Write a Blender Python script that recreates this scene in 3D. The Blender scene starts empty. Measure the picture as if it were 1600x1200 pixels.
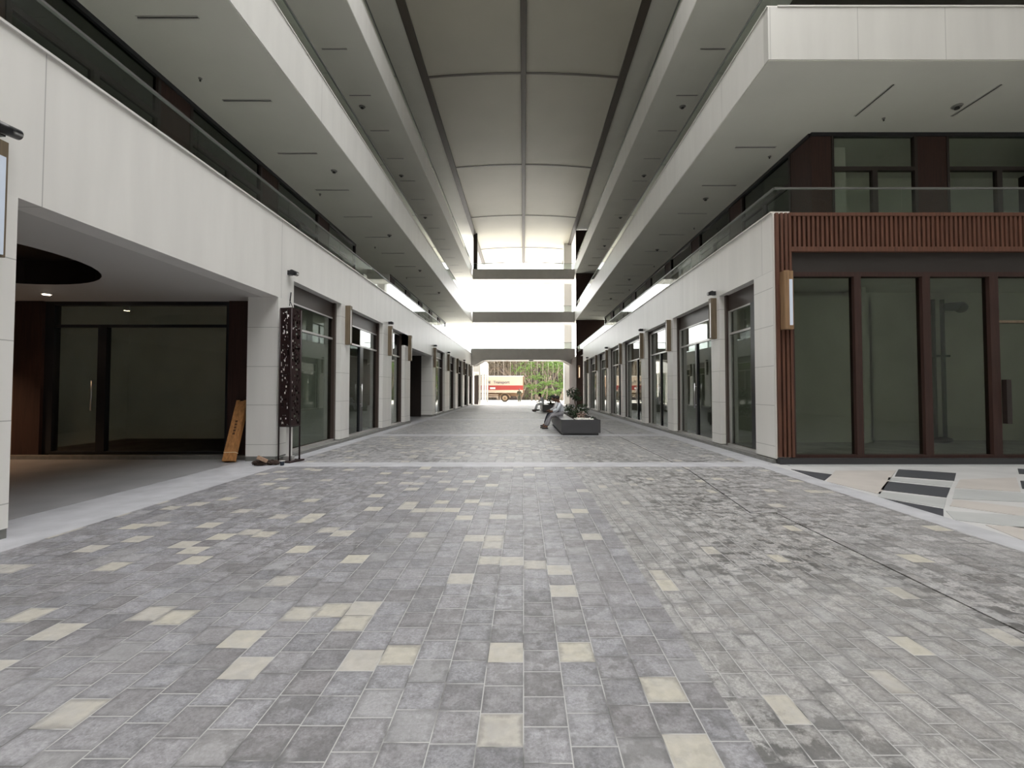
import bpy, bmesh, math, random
from mathutils import Vector, Matrix
random.seed(7)
C = bpy.context.scene.collection
PI = math.pi
# ------------------------------------------------------------------ camera
cam_d = bpy.data.cameras.new('camera'); cam = bpy.data.objects.new('camera', cam_d); C.objects.link(cam)
cam.location = (0, 0, 1.5)
cam.rotation_euler = (PI/2 + 0.028, 0, 0)
cam_d.sensor_width = 36.0
cam_d.lens = 715/1600*36
cam_d.shift_x = -18/1600
cam_d.shift_y = -10/1600
cam_d.clip_end = 500
bpy.context.scene.camera = cam
# ------------------------------------------------------------------ world, sun, exposure
W = bpy.data.worlds.new('overcast_sky'); bpy.context.scene.world = W; W.use_nodes = True
bg = W.node_tree.nodes['Background']
bg.inputs['Color'].default_value = (1.0, 0.99, 0.975, 1)
bg.inputs['Strength'].default_value = 1.5
sd = bpy.data.lights.new('sun', 'SUN'); sun = bpy.data.objects.new('sun', sd); C.objects.link(sun)
sd.energy = 3.2; sd.angle = math.radians(3); sd.color = (1.0, .94, .84)
SUN_AZ, SUN_EL = math.radians(60), math.radians(50)
dirv = Vector((math.sin(SUN_AZ)*math.cos(SUN_EL), math.cos(SUN_AZ)*math.cos(SUN_EL), math.sin(SUN_EL)))
sun.rotation_euler = dirv.to_track_quat('Z', 'Y').to_euler(); sun.location = (30, 60, 60)
vs = bpy.context.scene.view_settings
vs.view_transform = 'Standard'; vs.look = 'None'; vs.gamma = 1; vs.use_curve_mapping = False
vs.exposure = 2.05
try:
    cy = bpy.context.scene.cycles
    cy.use_denoising = True
    cy.max_bounces = 10; cy.diffuse_bounces = 6; cy.glossy_bounces = 4; cy.transparent_max_bounces = 24
    cy.sample_clamp_indirect = 6
except Exception:
    pass

# ------------------------------------------------------------------ materials
def mat(name, col, rough=.6, metal=0, var=0, vscale=3, bump=0, bscale=60, spec=.5, stretch=None, emis=None, estr=0):
    m = bpy.data.materials.new(name); m.use_nodes = True
    nt = m.node_tree; b = nt.nodes['Principled BSDF']
    b.inputs['Base Color'].default_value = (*col, 1); b.inputs['Roughness'].default_value = rough
    b.inputs['Metallic'].default_value = metal; b.inputs['Specular IOR Level'].default_value = spec
    if emis:
        b.inputs['Emission Color'].default_value = (*emis, 1); b.inputs['Emission Strength'].default_value = estr
    if var or bump:
        geo = nt.nodes.new('ShaderNodeNewGeometry'); mp = nt.nodes.new('ShaderNodeMapping')
        nt.links.new(geo.outputs['Position'], mp.inputs['Vector'])
        if stretch: mp.inputs['Scale'].default_value = stretch
    if var:
        n = nt.nodes.new('ShaderNodeTexNoise'); n.inputs['Scale'].default_value = vscale; n.inputs['Detail'].default_value = 5
        nt.links.new(mp.outputs[0], n.inputs['Vector'])
        r = nt.nodes.new('ShaderNodeMapRange'); r.inputs['From Min'].default_value = .3; r.inputs['From Max'].default_value = .7
        r.inputs['To Min'].default_value = 1-var; r.inputs['To Max'].default_value = 1+var
        nt.links.new(n.outputs['Fac'], r.inputs['Value'])
        mx = nt.nodes.new('ShaderNodeMix'); mx.data_type = 'RGBA'; mx.blend_type = 'MULTIPLY'; mx.inputs['Factor'].default_value = 1
        mx.inputs['A'].default_value = (*col, 1); nt.links.new(r.outputs[0], mx.inputs['B'])
        nt.links.new(mx.outputs['Result'], b.inputs['Base Color'])
    if bump:
        n2 = nt.nodes.new('ShaderNodeTexNoise'); n2.inputs['Scale'].default_value = bscale
        nt.links.new(mp.outputs[0], n2.inputs['Vector'])
        bp = nt.nodes.new('ShaderNodeBump'); bp.inputs['Strength'].default_value = bump; bp.inputs['Distance'].default_value = .01
        nt.links.new(n2.outputs['Fac'], bp.inputs['Height']); nt.links.new(bp.outputs[0], b.inputs['Normal'])
    return m

def glass_mat(name, tint, f0=.06, extra=0.0):
    m = bpy.data.materials.new(name); m.use_nodes = True; nt = m.node_tree; nt.nodes.clear()
    out = nt.nodes.new('ShaderNodeOutputMaterial'); mix = nt.nodes.new('ShaderNodeMixShader')
    tr = nt.nodes.new('ShaderNodeBsdfTransparent'); tr.inputs['Color'].default_value = (*tint, 1)
    gl = nt.nodes.new('ShaderNodeBsdfGlossy'); gl.inputs['Roughness'].default_value = 0.0; gl.inputs['Color'].default_value = (.95, .97, .96, 1)
    geo = nt.nodes.new('ShaderNodeNewGeometry'); dp = nt.nodes.new('ShaderNodeVectorMath'); dp.operation = 'DOT_PRODUCT'
    nt.links.new(geo.outputs['Normal'], dp.inputs[0]); nt.links.new(geo.outputs['Incoming'], dp.inputs[1])
    def mth(op, a, b=None):
        n = nt.nodes.new('ShaderNodeMath'); n.operation = op
        for i, v in enumerate((a, b)):
            if v is None: continue
            if isinstance(v, (int, float)): n.inputs[i].default_value = v
            else: nt.links.new(v, n.inputs[i])
        return n.outputs[0]
    F = mth('ADD', mth('MULTIPLY', mth('POWER', mth('SUBTRACT', 1.0, mth('ABSOLUTE', dp.outputs['Value'])), 5.0), 1-f0), f0)
    nt.links.new(F, mix.inputs['Fac']); nt.links.new(tr.outputs[0], mix.inputs[1]); nt.links.new(gl.outputs[0], mix.inputs[2])
    nt.links.new(mix.outputs[0], out.inputs['Surface'])
    return m

class NT:
    def __init__(s, nt): s.nt = nt
    def m(s, op, a, b=None, c=None):
        n = s.nt.nodes.new('ShaderNodeMath'); n.operation = op
        for i, v in enumerate((a, b, c)):
            if v is None: continue
            if isinstance(v, (int, float)): n.inputs[i].default_value = v
            else: s.nt.links.new(v, n.inputs[i])
        return n.outputs[0]
    def mixc(s, f, a, b, mode='MIX'):
        n = s.nt.nodes.new('ShaderNodeMix'); n.data_type = 'RGBA'; n.blend_type = mode
        for k, v in (('Factor', f), ('A', a), ('B', b)):
            if isinstance(v, (int, float)): n.inputs[k].default_value = v
            elif isinstance(v, tuple): n.inputs[k].default_value = (*v, 1)
            else: s.nt.links.new(v, n.inputs[k])
        return n.outputs['Result']
    def noise(s, vec, scale, detail=4, rough=.5):
        n = s.nt.nodes.new('ShaderNodeTexNoise'); n.inputs['Scale'].default_value = scale; n.inputs['Detail'].default_value = detail
        n.inputs['Roughness'].default_value = rough
        s.nt.links.new(vec, n.inputs['Vector']); return n.outputs['Fac']
    def ramp(s, v, lo, hi, a=0., b=1.):
        n = s.nt.nodes.new('ShaderNodeMapRange'); s.nt.links.new(v, n.inputs['Value'])
        n.inputs['From Min'].default_value = lo; n.inputs['From Max'].default_value = hi
        n.inputs['To Min'].default_value = a; n.inputs['To Max'].default_value = b
        return n.outputs[0]

def paver_mat(name, w, l, cream=.11, dirt=.75, base=(.222, .223, .243), x0=0.):
    m = bpy.data.materials.new(name); m.use_nodes = True; nt = m.node_tree; B = nt.nodes['Principled BSDF']; h = NT(nt)
    geo = nt.nodes.new('ShaderNodeNewGeometry'); sep = nt.nodes.new('ShaderNodeSeparateXYZ'); nt.links.new(geo.outputs['Position'], sep.inputs[0])
    P = geo.outputs['Position']
    xs = h.m('DIVIDE', h.m('SUBTRACT', sep.outputs['X'], x0), w); ci = h.m('FLOOR', xs); fx = h.m('SUBTRACT', xs, ci)
    wn = nt.nodes.new('ShaderNodeTexWhiteNoise'); wn.noise_dimensions = '1D'; nt.links.new(ci, wn.inputs['W'])
    ys = h.m('ADD', h.m('DIVIDE', sep.outputs['Y'], l), wn.outputs['Value']); ri = h.m('FLOOR', ys); fy = h.m('SUBTRACT', ys, ri)
    cmb = nt.nodes.new('ShaderNodeCombineXYZ'); nt.links.new(ci, cmb.inputs[0]); nt.links.new(ri, cmb.inputs[1])
    w2 = nt.nodes.new('ShaderNodeTexWhiteNoise'); w2.noise_dimensions = '2D'; nt.links.new(cmb.outputs[0], w2.inputs['Vector'])
    sc = nt.nodes.new('ShaderNodeSeparateColor'); nt.links.new(w2.outputs['Color'], sc.inputs[0])
    v1, v2, v3 = sc.outputs[0], sc.outputs[1], sc.outputs[2]
    big = h.noise(P, .55, 3); mid = h.noise(P, 9, 6, .65); fine = h.noise(P, 140, 3, .7)
    # brightness of each paver
    spk = h.noise(P, 60, 6, .8); cloud = h.noise(P, 16, 4, .6)
    lum = h.ramp(v1, 0, 1, .78, 1.22)
    tex = h.m('MULTIPLY', h.ramp(spk, .32, .68, .55, 1.45), h.ramp(cloud, .3, .7, .82, 1.18))
    grey = h.mixc(1., base, h.m('MULTIPLY', lum, tex), 'MULTIPLY')
    warm = h.mixc(h.m('MULTIPLY', v3, .16), grey, (.26, .22, .20))
    # a share of the pavers is cream; another share pale grey
    creamc = h.mixc(1., h.mixc(v3, (.42, .40, .345), (.385, .37, .345)), h.ramp(cloud, .3, .7, .9, 1.1), 'MULTIPLY')
    col = h.mixc(h.m('LESS_THAN', v2, cream), warm, creamc)
    col = h.mixc(h.m('MULTIPLY', h.m('GREATER_THAN', v2, .90), .4), col, (.33, .33, .335))
    # wear: pale efflorescence and dark dirt, both in shapes of their own
    eff = h.ramp(h.m('ADD', h.m('MULTIPLY', mid, .7), h.m('MULTIPLY', h.noise(P, .35, 3), .5)), .58, .78, 0, .55)
    col = h.mixc(eff, col, (.36, .36, .375))
    blot = h.noise(P, 6.5, 6, .68)
    d1 = h.m('MULTIPLY', h.ramp(h.m('ADD', blot, h.m('MULTIPLY', v3, .07)), .53, .60, 0, dirt), h.ramp(big, .40, .58, .22, 1))
    d1 = h.m('MULTIPLY', d1, h.ramp(h.m('LESS_THAN', v2, cream), 0, 1, 1, .35))
    col = h.mixc(d1, col, (.075, .074, .072))
    # joints
    jw = .0055
    ex = h.m('MULTIPLY', h.m('MINIMUM', fx, h.m('SUBTRACT', 1., fx)), w); ey = h.m('MULTIPLY', h.m('MINIMUM', fy, h.m('SUBTRACT', 1., fy)), l)
    e = h.m('MINIMUM', ex, ey)
    halo = h.ramp(h.m('ADD', e, h.m('MULTIPLY', h.m('SUBTRACT', cloud, .5), .06)), .008, .03, .38, 0)
    halo = h.m('MULTIPLY', halo, h.m('GREATER_THAN', v2, cream*.6))
    col = h.mixc(halo, col, (.095, .095, .10))
    joint = h.m('LESS_THAN', e, jw/2)
    jc = h.mixc(h.ramp(h.noise(P, 3, 3), .38, .50), (.11, .11, .11), (.40, .40, .40))
    col = h.mixc(joint, col, jc)
    nt.links.new(col, B.inputs['Base Color'])
    B.inputs['Roughness'].default_value = .48; B.inputs['Specular IOR Level'].default_value = .55
    bp = nt.nodes.new('ShaderNodeBump'); bp.inputs['Strength'].default_value = .4; bp.inputs['Distance'].default_value = .005
    hh = h.m('ADD', h.ramp(e, 0, .012), h.m('MULTIPLY', fine, .35))
    nt.links.new(hh, bp.inputs['Height']); nt.links.new(bp.outputs[0], B.inputs['Normal'])
    return m

def clad_mat(name, col, zs, ystep, y0, axis='Y', zlow=True):
    """metal cladding: thin joints at the heights ZS and every YSTEP metres, faint vertical streaks"""
    m = bpy.data.materials.new(name); m.use_nodes = True; nt = m.node_tree; B = nt.nodes['Principled BSDF']; h = NT(nt)
    geo = nt.nodes.new('ShaderNodeNewGeometry'); sep = nt.nodes.new('ShaderNodeSeparateXYZ'); nt.links.new(geo.outputs['Position'], sep.inputs[0])
    mp = nt.nodes.new('ShaderNodeMapping'); mp.inputs['Scale'].default_value = (2, 2, .25); nt.links.new(geo.outputs['Position'], mp.inputs['Vector'])
    n = h.noise(mp.outputs[0], 1.6, 4)
    c = h.mixc(1., col, h.ramp(n, .25, .75, .95, 1.04), 'MULTIPLY')
    f = None
    for z in zs:
        d = h.m('LESS_THAN', h.m('ABSOLUTE', h.m('SUBTRACT', sep.outputs['Z'], z)), .006)
        f = d if f is None else h.m('MAXIMUM', f, d)
    a = h.m('DIVIDE', h.m('SUBTRACT', sep.outputs[axis], y0), ystep)
    fr = h.m('SUBTRACT', a, h.m('FLOOR', a))
    jv = h.m('LESS_THAN', h.m('MULTIPLY', fr, ystep), .012)
    if zs and zlow: jv = h.m('MULTIPLY', jv, h.m('GREATER_THAN', sep.outputs['Z'], 4.0))
    f = jv if f is None else h.m('MAXIMUM', f, jv)
    c = h.mixc(h.m('MULTIPLY', f, .45), c, (.1, .1, .1))
    nt.links.new(c, B.inputs['Base Color']); B.inputs['Roughness'].default_value = .42
    return m

def wood_mat(name, col, rough=.5):
    m = bpy.data.materials.new(name); m.use_nodes = True; nt = m.node_tree; B = nt.nodes['Principled BSDF']; h = NT(nt)
    geo = nt.nodes.new('ShaderNodeNewGeometry'); mp = nt.nodes.new('ShaderNodeMapping'); mp.inputs['Scale'].default_value = (14, 14, .8)
    nt.links.new(geo.outputs['Position'], mp.inputs['Vector'])
    n = h.noise(mp.outputs[0], 2.2, 5)
    c = h.mixc(1., col, h.ramp(n, .25, .75, .65, 1.35), 'MULTIPLY')
    nt.links.new(c, B.inputs['Base Color']); B.inputs['Roughness'].default_value = rough
    return m

JZ = (.35, 1.19, 2.01, 2.85, 3.64, 4.0)
M = dict(
    pav=paver_mat('grey_concrete_pavers', .2, .2, dirt=.45),
    pav2=paver_mat('narrow_concrete_pavers', .13, .2, cream=.03, dirt=.9, base=(.30, .298, .295)),
    pav5=paver_mat('worn_concrete_pavers', .2, .2, cream=.12, dirt=.8, base=(.29, .29, .30)),
    pav4=paver_mat('stained_concrete_pavers', .2, .2, cream=.06, dirt=.85, base=(.30, .298, .30)),
    pav3=paver_mat('distant_concrete_pavers', .2, .1, cream=.10, dirt=.8, base=(.31, .31, .32)),
    granite=mat('pale_granite_strip', (.41, .415, .44), .55, var=.12, vscale=3, bump=.15),
    concrete=mat('smooth_grey_concrete', (.30, .30, .31), .4, var=.15, vscale=1.2, bump=.1),
    apron=mat('pale_concrete_yard', (.62, .60, .57), .8, var=.06, vscale=.6),
    clad=clad_mat('off_white_metal_cladding', (.80, .79, .765), JZ, 4.93, 0.0),
    cladf=clad_mat('off_white_fascia_cladding', (.78, .77, .745), (), 4.93, 0.0),
    clad2=clad_mat('off_white_gallery_cladding', (.74, .735, .71), (), 3.7, .6),
    cladx=clad_mat('off_white_front_cladding', (.60, .595, .57), (), 1.85, 5.2, 'X'),
    soffit=mat('painted_grey_soffit', (.66, .66, .61), .55, var=.03, vscale=.7),
    alcove=mat('painted_alcove_ceiling', (.60, .59, .57), .6),
    roofp=mat('beige_roof_panel', (.42, .405, .34), .5, var=.03, vscale=.5),
    roofb=mat('brown_roof_beam', (.065, .054, .042), .5),
    bridge=mat('grey_bridge_cladding', (.70, .68, .665), .5, var=.04, vscale=2),
    white=mat('white_paint', (.80, .79, .76), .6),
    plinth=mat('grey_stone_plinth', (.20, .20, .19), .5, var=.15, vscale=8),
    kerb=mat('black_stone_kerb', (.035, .035, .038), .35),
    brown=mat('dark_brown_metal', (.055, .038, .032), .4),
    dbrown=mat('very_dark_brown_metal', (.022, .015, .013), .45),
    black=mat('black_frame_metal', (.016, .017, .02), .3),
    steel=mat('brushed_steel', (.55, .55, .56), .28, metal=1),
    alu=mat('light_aluminium_trim', (.62, .61, .60), .35, metal=.6),
    lintel=mat('brown_black_lintel_metal', (.026, .021, .019), .6),
    lampo=wood_mat('honey_brown_lamp_casing', (.26, .16, .085)),
    hrail=mat('grey_handrail_metal', (.16, .16, .155), .4, metal=.4),
    coping=mat('pale_metal_coping', (.70, .69, .66), .35),
    wood=wood_mat('red_brown_slat_wood', (.105, .042, .024), .7),
    woodd=wood_mat('dark_red_brown_wood', (.036, .014, .010), .65),
    lampw=wood_mat('bronze_lamp_casing', (.15, .115, .075)),
    diff=mat('lit_acrylic', (.50, .55, .64), .4, emis=(.75, .86, 1.0), estr=.05),
    diffw=mat('warm_lit_acrylic', (.9, .8, .7), .4, emis=(1.0, .62, .42), estr=.35),
    room=mat('unfinished_shop_plaster', (.72, .72, .65), .8, var=.07, vscale=1.1),
    roomf=mat('bare_shop_floor', (.30, .29, .27), .8, var=.2, vscale=2),
    pipe=mat('dark_green_pipe', (.006, .040, .018), .4),
    glass=glass_mat('tinted_shop_glass', (.60, .63, .60), .045),
    glassc=glass_mat('clear_shop_glass', (.97, .98, .95), .03),
    glassw=glass_mat('courtyard_shop_glass', (.70, .73, .69), .04),
    glass2=glass_mat('upper_window_glass', (.82, .85, .81), .035),
    glass3=glass_mat('dark_upper_window_glass', (.50, .52, .50), .035),
    rail=glass_mat('balustrade_glass', (.90, .94, .92), .022),
    slot=mat('dark_slot_recess', (.03, .03, .028), .6),
    timber=wood_mat('orange_brown_timber', (.42, .20, .07), .7),
    ink=mat('dark_printed_ink', (.10, .045, .02), .8),
    string=mat('pale_packing_string', (.75, .62, .42), .8),
    rust=mat('dark_rust_red_steel', (.026, .013, .013), .45),
    skin=mat('brown_skin', (.16, .075, .045), .55),
    hair=mat('black_hair', (.012, .010, .010), .5),
    shirt=mat('pale_blue_white_shirt', (.80, .84, .92), .8, var=.12, vscale=25),
    shirt2=mat('white_cotton_shirt', (.72, .73, .76), .8),
    trous=mat('light_grey_trousers', (.30, .295, .315), .85),
    trous2=mat('navy_trousers', (.025, .028, .045), .8),
    olive=mat('dark_olive_clothes', (.05, .055, .035), .9),
    shoe=mat('dark_leather_shoe', (.03, .022, .02), .5),
    planter=mat('charcoal_planter_metal', (.062, .062, .068), .4, var=.06, vscale=3),
    bench=mat('grey_bench_top', (.20, .20, .21), .35),
    soil=mat('dark_planting_soil', (.03, .022, .016), .95),
    stone=mat('white_pebble_bed', (.85, .84, .80), .7),
    leafd=mat('dark_green_leaf', (.020, .045, .016), .55, var=.35, vscale=20),
    leafg=mat('fresh_green_leaf', (.10, .18, .03), .5, var=.3, vscale=3),
    leafo=mat('olive_brown_leaf', (.11, .09, .06), .6, var=.3, vscale=2),
    bark=mat('pale_brown_bark', (.22, .18, .14), .9, var=.3, vscale=6),
    root=mat('pale_hanging_root', (.50, .45, .38), .9),
    fence=mat('weathered_purple_brown_boards', (.10, .08, .078), .9, var=.3, vscale=1.5, stretch=(3, 1, .3)),
    pink=mat('pale_pink_blossom', (.60, .42, .36), .8),
    cream=mat('cream_lorry_paint', (.62, .50, .40), .5),
    red=mat('red_lorry_paint', (.34, .04, .035), .5),
    tyre=mat('dusty_tyre_rubber', (.06, .045, .035), .9),
    rim=mat('dusty_rim_steel', (.45, .33, .22), .7),
    chassis=mat('dusty_chassis_steel', (.20, .12, .07), .8),
    letter=mat('grey_lorry_lettering', (.16, .15, .17), .6),
    brick=mat('pink_brick_clay', (.36, .24, .17), .9, var=.2, vscale=30),
    sack=mat('dark_brown_cloth', (.05, .032, .025), .9),
    cup=mat('navy_plastic', (.02, .03, .05), .4),
    pinkst=mat('pink_stone_tile', (.47, .44, .415), .5, var=.08, vscale=2),
    whitest=mat('pale_stone_tile', (.50, .50, .50), .5, var=.08, vscale=2),
    greyst=mat('light_grey_stone_tile', (.40, .41, .41), .5, var=.08, vscale=2),
    darkst=mat('charcoal_stone_tile', (.060, .062, .072), .45, var=.1, vscale=2),
)

# ------------------------------------------------------------------ helpers
def tag(o, label=None, cat=None, group=None, kind=None):
    if label: o['label'] = label
    if cat: o['category'] = cat
    if group: o['group'] = group
    if kind: o['kind'] = kind
    return o

def empty(name, loc, label=None, cat=None, group=None, kind=None):
    o = bpy.data.objects.new(name, None); C.objects.link(o); o.location = loc; o.empty_display_size = .2
    return tag(o, label, cat, group, kind)

def origin(o):
    v = Vector((0, 0, 0))
    while o is not None:
        v += o.location; o = o.parent
    return v

class MB:
    def __init__(s): s.bm = bmesh.new()
    def box(s, x0, x1, y0, y1, z0, z1, mi=0, rot=None, bev=0):
        x0, x1 = min(x0, x1), max(x0, x1); y0, y1 = min(y0, y1), max(y0, y1); z0, z1 = min(z0, z1), max(z0, z1)
        c = Vector(((x0+x1)/2, (y0+y1)/2, (z0+z1)/2))
        mt = Matrix.Translation(c) @ (rot if rot is not None else Matrix.Identity(4)) @ Matrix.Diagonal((x1-x0, y1-y0, z1-z0, 1))
        r = bmesh.ops.create_cube(s.bm, size=1, matrix=mt)
        fs = {f for v in r['verts'] for f in v.link_faces}
        for f in fs: f.material_index = mi
        if bev:
            es = {e for v in r['verts'] for e in v.link_edges}
            bmesh.ops.bevel(s.bm, geom=list(es), offset=bev, segments=2, affect='EDGES')
        return s
    def tube(s, p0, p1, r0, r1=None, seg=10, mi=0, cap=True):
        p0, p1 = Vector(p0), Vector(p1); r1 = r0 if r1 is None else r1
        d = p1-p0; L = d.length
        if L < 1e-6: return s
        q = d.to_track_quat('Z', 'Y').to_matrix().to_4x4()
        r = bmesh.ops.create_cone(s.bm, cap_ends=cap, segments=seg, radius1=r0, radius2=r1, depth=L, matrix=Matrix.Translation((p0+p1)/2) @ q)
        for f in {f for v in r['verts'] for f in v.link_faces}: f.material_index = mi; f.smooth = len(f.verts) == 4
        return s
    def ball(s, c, r, mi=0, sub=2, sc=(1, 1, 1), jit=0):
        rr = bmesh.ops.create_icosphere(s.bm, subdivisions=sub, radius=r, matrix=Matrix.Translation(c) @ Matrix.Diagonal((*sc, 1)))
        for v in rr['verts']:
            if jit: v.co += Vector([random.uniform(-jit, jit) for _ in range(3)])
        for f in {f for v in rr['verts'] for f in v.link_faces}: f.material_index = mi; f.smooth = not jit
        return s
    def poly(s, pts, mi=0):
        vs_ = [s.bm.verts.new(p) for p in pts]; f = s.bm.faces.new(vs_); f.material_index = mi; return s
    def prism(s, pts, z0, z1, mi=0):
        a = [s.bm.verts.new((x, y, z0)) for x, y in pts]; b = [s.bm.verts.new((x, y, z1)) for x, y in pts]
        fs = [s.bm.faces.new(a[::-1]), s.bm.faces.new(b)]
        for i in range(len(pts)):
            j = (i+1) % len(pts); fs.append(s.bm.faces.new((a[i], a[j], b[j], b[i])))
        for f in fs: f.material_index = mi
        return s
    def prism_y(s, pts, y0, y1, mi=0):
        a = [s.bm.verts.new((x, y0, z)) for x, z in pts]; b = [s.bm.verts.new((x, y1, z)) for x, z in pts]
        fs = [s.bm.faces.new(a), s.bm.faces.new(b[::-1])]
        for i in range(len(pts)):
            j = (i+1) % len(pts); fs.append(s.bm.faces.new((a[j], a[i], b[i], b[j])))
        for f in fs: f.material_index = mi
        return s
    def build(s, name, m, parent=None, loc=None):
        """vertices are given in world coordinates; the object's origin is its parent's (or LOC)"""
        o0 = origin(parent) if parent is not None else Vector(loc) if loc is not None else Vector((0, 0, 0))
        bmesh.ops.recalc_face_normals(s.bm, faces=s.bm.faces[:])
        if o0.length: bmesh.ops.translate(s.bm, vec=-o0, verts=s.bm.verts[:])
        me = bpy.data.meshes.new(name); s.bm.to_mesh(me); s.bm.free()
        for q in (m if isinstance(m, (list, tuple)) else [m]): me.materials.append(q)
        o = bpy.data.objects.new(name, me); C.objects.link(o)
        if parent is not None: o.parent = parent
        elif loc is not None: o.location = loc
        return o

def box(name, m, parent, x0, x1, y0, y1, z0, z1, bev=0):
    return MB().box(x0, x1, y0, y1, z0, z1, bev=bev).build(name, m, parent)
def S(o, label=None, cat=None):
    return tag(o, label, cat, kind='structure')

ORD = ['first', 'second', 'third', 'fourth', 'fifth', 'sixth', 'seventh', 'eighth', 'ninth', 'tenth', 'eleventh', 'twelfth', 'thirteenth', 'fourteenth', 'fifteenth', 'sixteenth', 'seventeenth', 'eighteenth', 'nineteenth', 'twentieth']
SIDE = {-1: 'on the recess side', 1: 'on the slatted-corner side'}

# ------------------------------------------------------------------ floor
XL, XR = -5.25, 5.18
floor = empty('floor', (0, 0, 0), 'paved pedestrian street between the two wings', 'floor', kind='structure')
def slab(name, m, x0, x1, y0, y1, z=0.0):
    MB().box(x0, x1, y0, y1, z-.12, z).build(name, m, floor)
bands = [(9.05, 9.6), (15.1, 15.75), (23.2, 23.8), (31.0, 31.6), (39.0, 39.6)]
ycur = -12
segs = []
for a, b in bands: segs.append((ycur, a)); ycur = b
segs.append((ycur, 46.0))
for i, (a, b) in enumerate(segs):
    if i == 0:
        slab('floor_paving', M['pav'], -4.85, .97, a, b)
        # narrow pavers up to the drain slot, which jogs once
        MB().prism([(.97, a), (3.08, a), (3.08, 5.64), (2.77, 5.64), (3.1, 8.6), (3.1, b), (.97, b)], -.12, 0).build('floor_paving', M['pav2'], floor)
        MB().prism([(3.1, a), (4.65, a), (4.65, b), (3.12, b), (3.12, 8.6), (2.79, 5.66), (3.1, 5.66)], -.12, 0).build('floor_paving', M['pav4'], floor)
        MB().prism([(3.08, a), (3.1, a), (3.1, 5.66), (2.79, 5.66), (3.12, 8.6), (3.12, b), (3.1, b), (3.1, 8.6), (2.77, 5.64), (3.08, 5.64)], -.12, -.07).build('drain_slot', M['slot'], floor)
    else:
        slab('floor_paving', M['pav3'] if i > 1 else M['pav5'], -4.85, .97, a, b)
        slab('floor_paving', M['pav2'] if i == 1 else M['pav3'], .97, 3.1, a, b)
        slab('drain_slot', M['slot'], 3.1, 3.12, a, b, -.07)
        slab('floor_paving', M['pav4'] if i == 1 else M['pav3'], 3.12, 4.65, a, b)
for a, b in bands: slab('floor_band', M['granite'], -4.85, 4.65, a, b)
slab('floor_border', M['granite'], -5.95, -4.85, -12, 9.6)
slab('floor_border', M['granite'], XL, -4.85, 9.6, 46)
slab('floor_border', M['granite'], 4.65, XR+.3, 9.6, 46)
slab('floor_border', M['granite'], 4.65, 5.0, -12, 9.6)
slab('alcove_floor', M['concrete'], -16, -5.96, -12, 10.4)
slab('passage_floor', M['concrete'], -16, XL, 20.5, 27.0)
slab('floor_border', M['granite'], -5.96, XL, 9.6, 10.4)
slab('floor_border', M['granite'], 5.0, 5.5, 9.42, 9.6)
slab('floor_base', M['concrete'], -60, 80, -15, 46, -.13)
slab('yard_floor', M['apron'], -60, 80, 46, 130)
# courtyard in angular stone tiles
def fl(px, py):  # point on the floor seen at a pixel of the 1600x1200 frame
    t = .028; u = (px-818)/715.; v = -(py-590.0)/715.
    d = Vector((u, math.cos(t)-v*math.sin(t), v*math.cos(t)+math.sin(t))); k = -1.5/d.z
    return (d.x*k, d.y*k)
YF = 9.42
MB().box(5.0, 40, -12, YF, -.14, -.006).build('floor_tiles', M['whitest'], floor)
tiles = [
    ([(1236, 733), (1300, 741), (1285, 751)], 'darkst'),
    ([(1404, 733), (1494, 739), (1491, 751), (1398, 744)], 'darkst'),
    ([(1386, 752), (1485, 762), (1479, 777), (1376, 765)], 'darkst'),
    ([(1370, 778), (1474, 795), (1468, 807), (1420, 795)], 'darkst'),
    ([(1590, 732), (1680, 738), (1680, 745), (1592, 740)], 'darkst'),
    ([(1594, 751), (1680, 757), (1680, 768), (1597, 763)], 'darkst'),
    ([(1305, 735), (1400, 735), (1375, 772), (1290, 752)], 'pinkst'),
    ([(1500, 749), (1588, 746), (1595, 768), (1492, 762)], 'pinkst'),
    ([(1490, 780), (1600, 793), (1640, 812), (1484, 790)], 'pinkst'),
    ([(1540, 820), (1640, 826), (1700, 860), (1600, 846)], 'pinkst'),
    ([(1492, 764), (1596, 770), (1640, 786), (1488, 779)], 'greyst'),
    ([(1478, 798), (1600, 806), (1680, 836), (1545, 818), (1476, 812)], 'greyst'),
    ([(1388, 746), (1489, 753), (1486, 760), (1387, 750)], 'greyst'),
    ([(1374, 768), (1479, 779), (1475, 793), (1371, 776)], 'greyst'),
]
for pts, mm in tiles:
    MB().prism([(max(q_[0], 5.0), min(q_[1], 9.15)) for q_ in (fl(*p) for p in pts)], -.05, 0.0).build('floor_tile', M[mm], floor)
slab('floor_border', M['greyst'], 5.3, 40, 9.15, YF, .002)

# ------------------------------------------------------------------ left wing, street level
lw = empty('wall_left', (XL, 0, 0), 'street wall clad in off-white metal, with the open corner recess', 'wall', kind='structure')
def wl(name, m, *a): return box(name, m, lw, *a)
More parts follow.
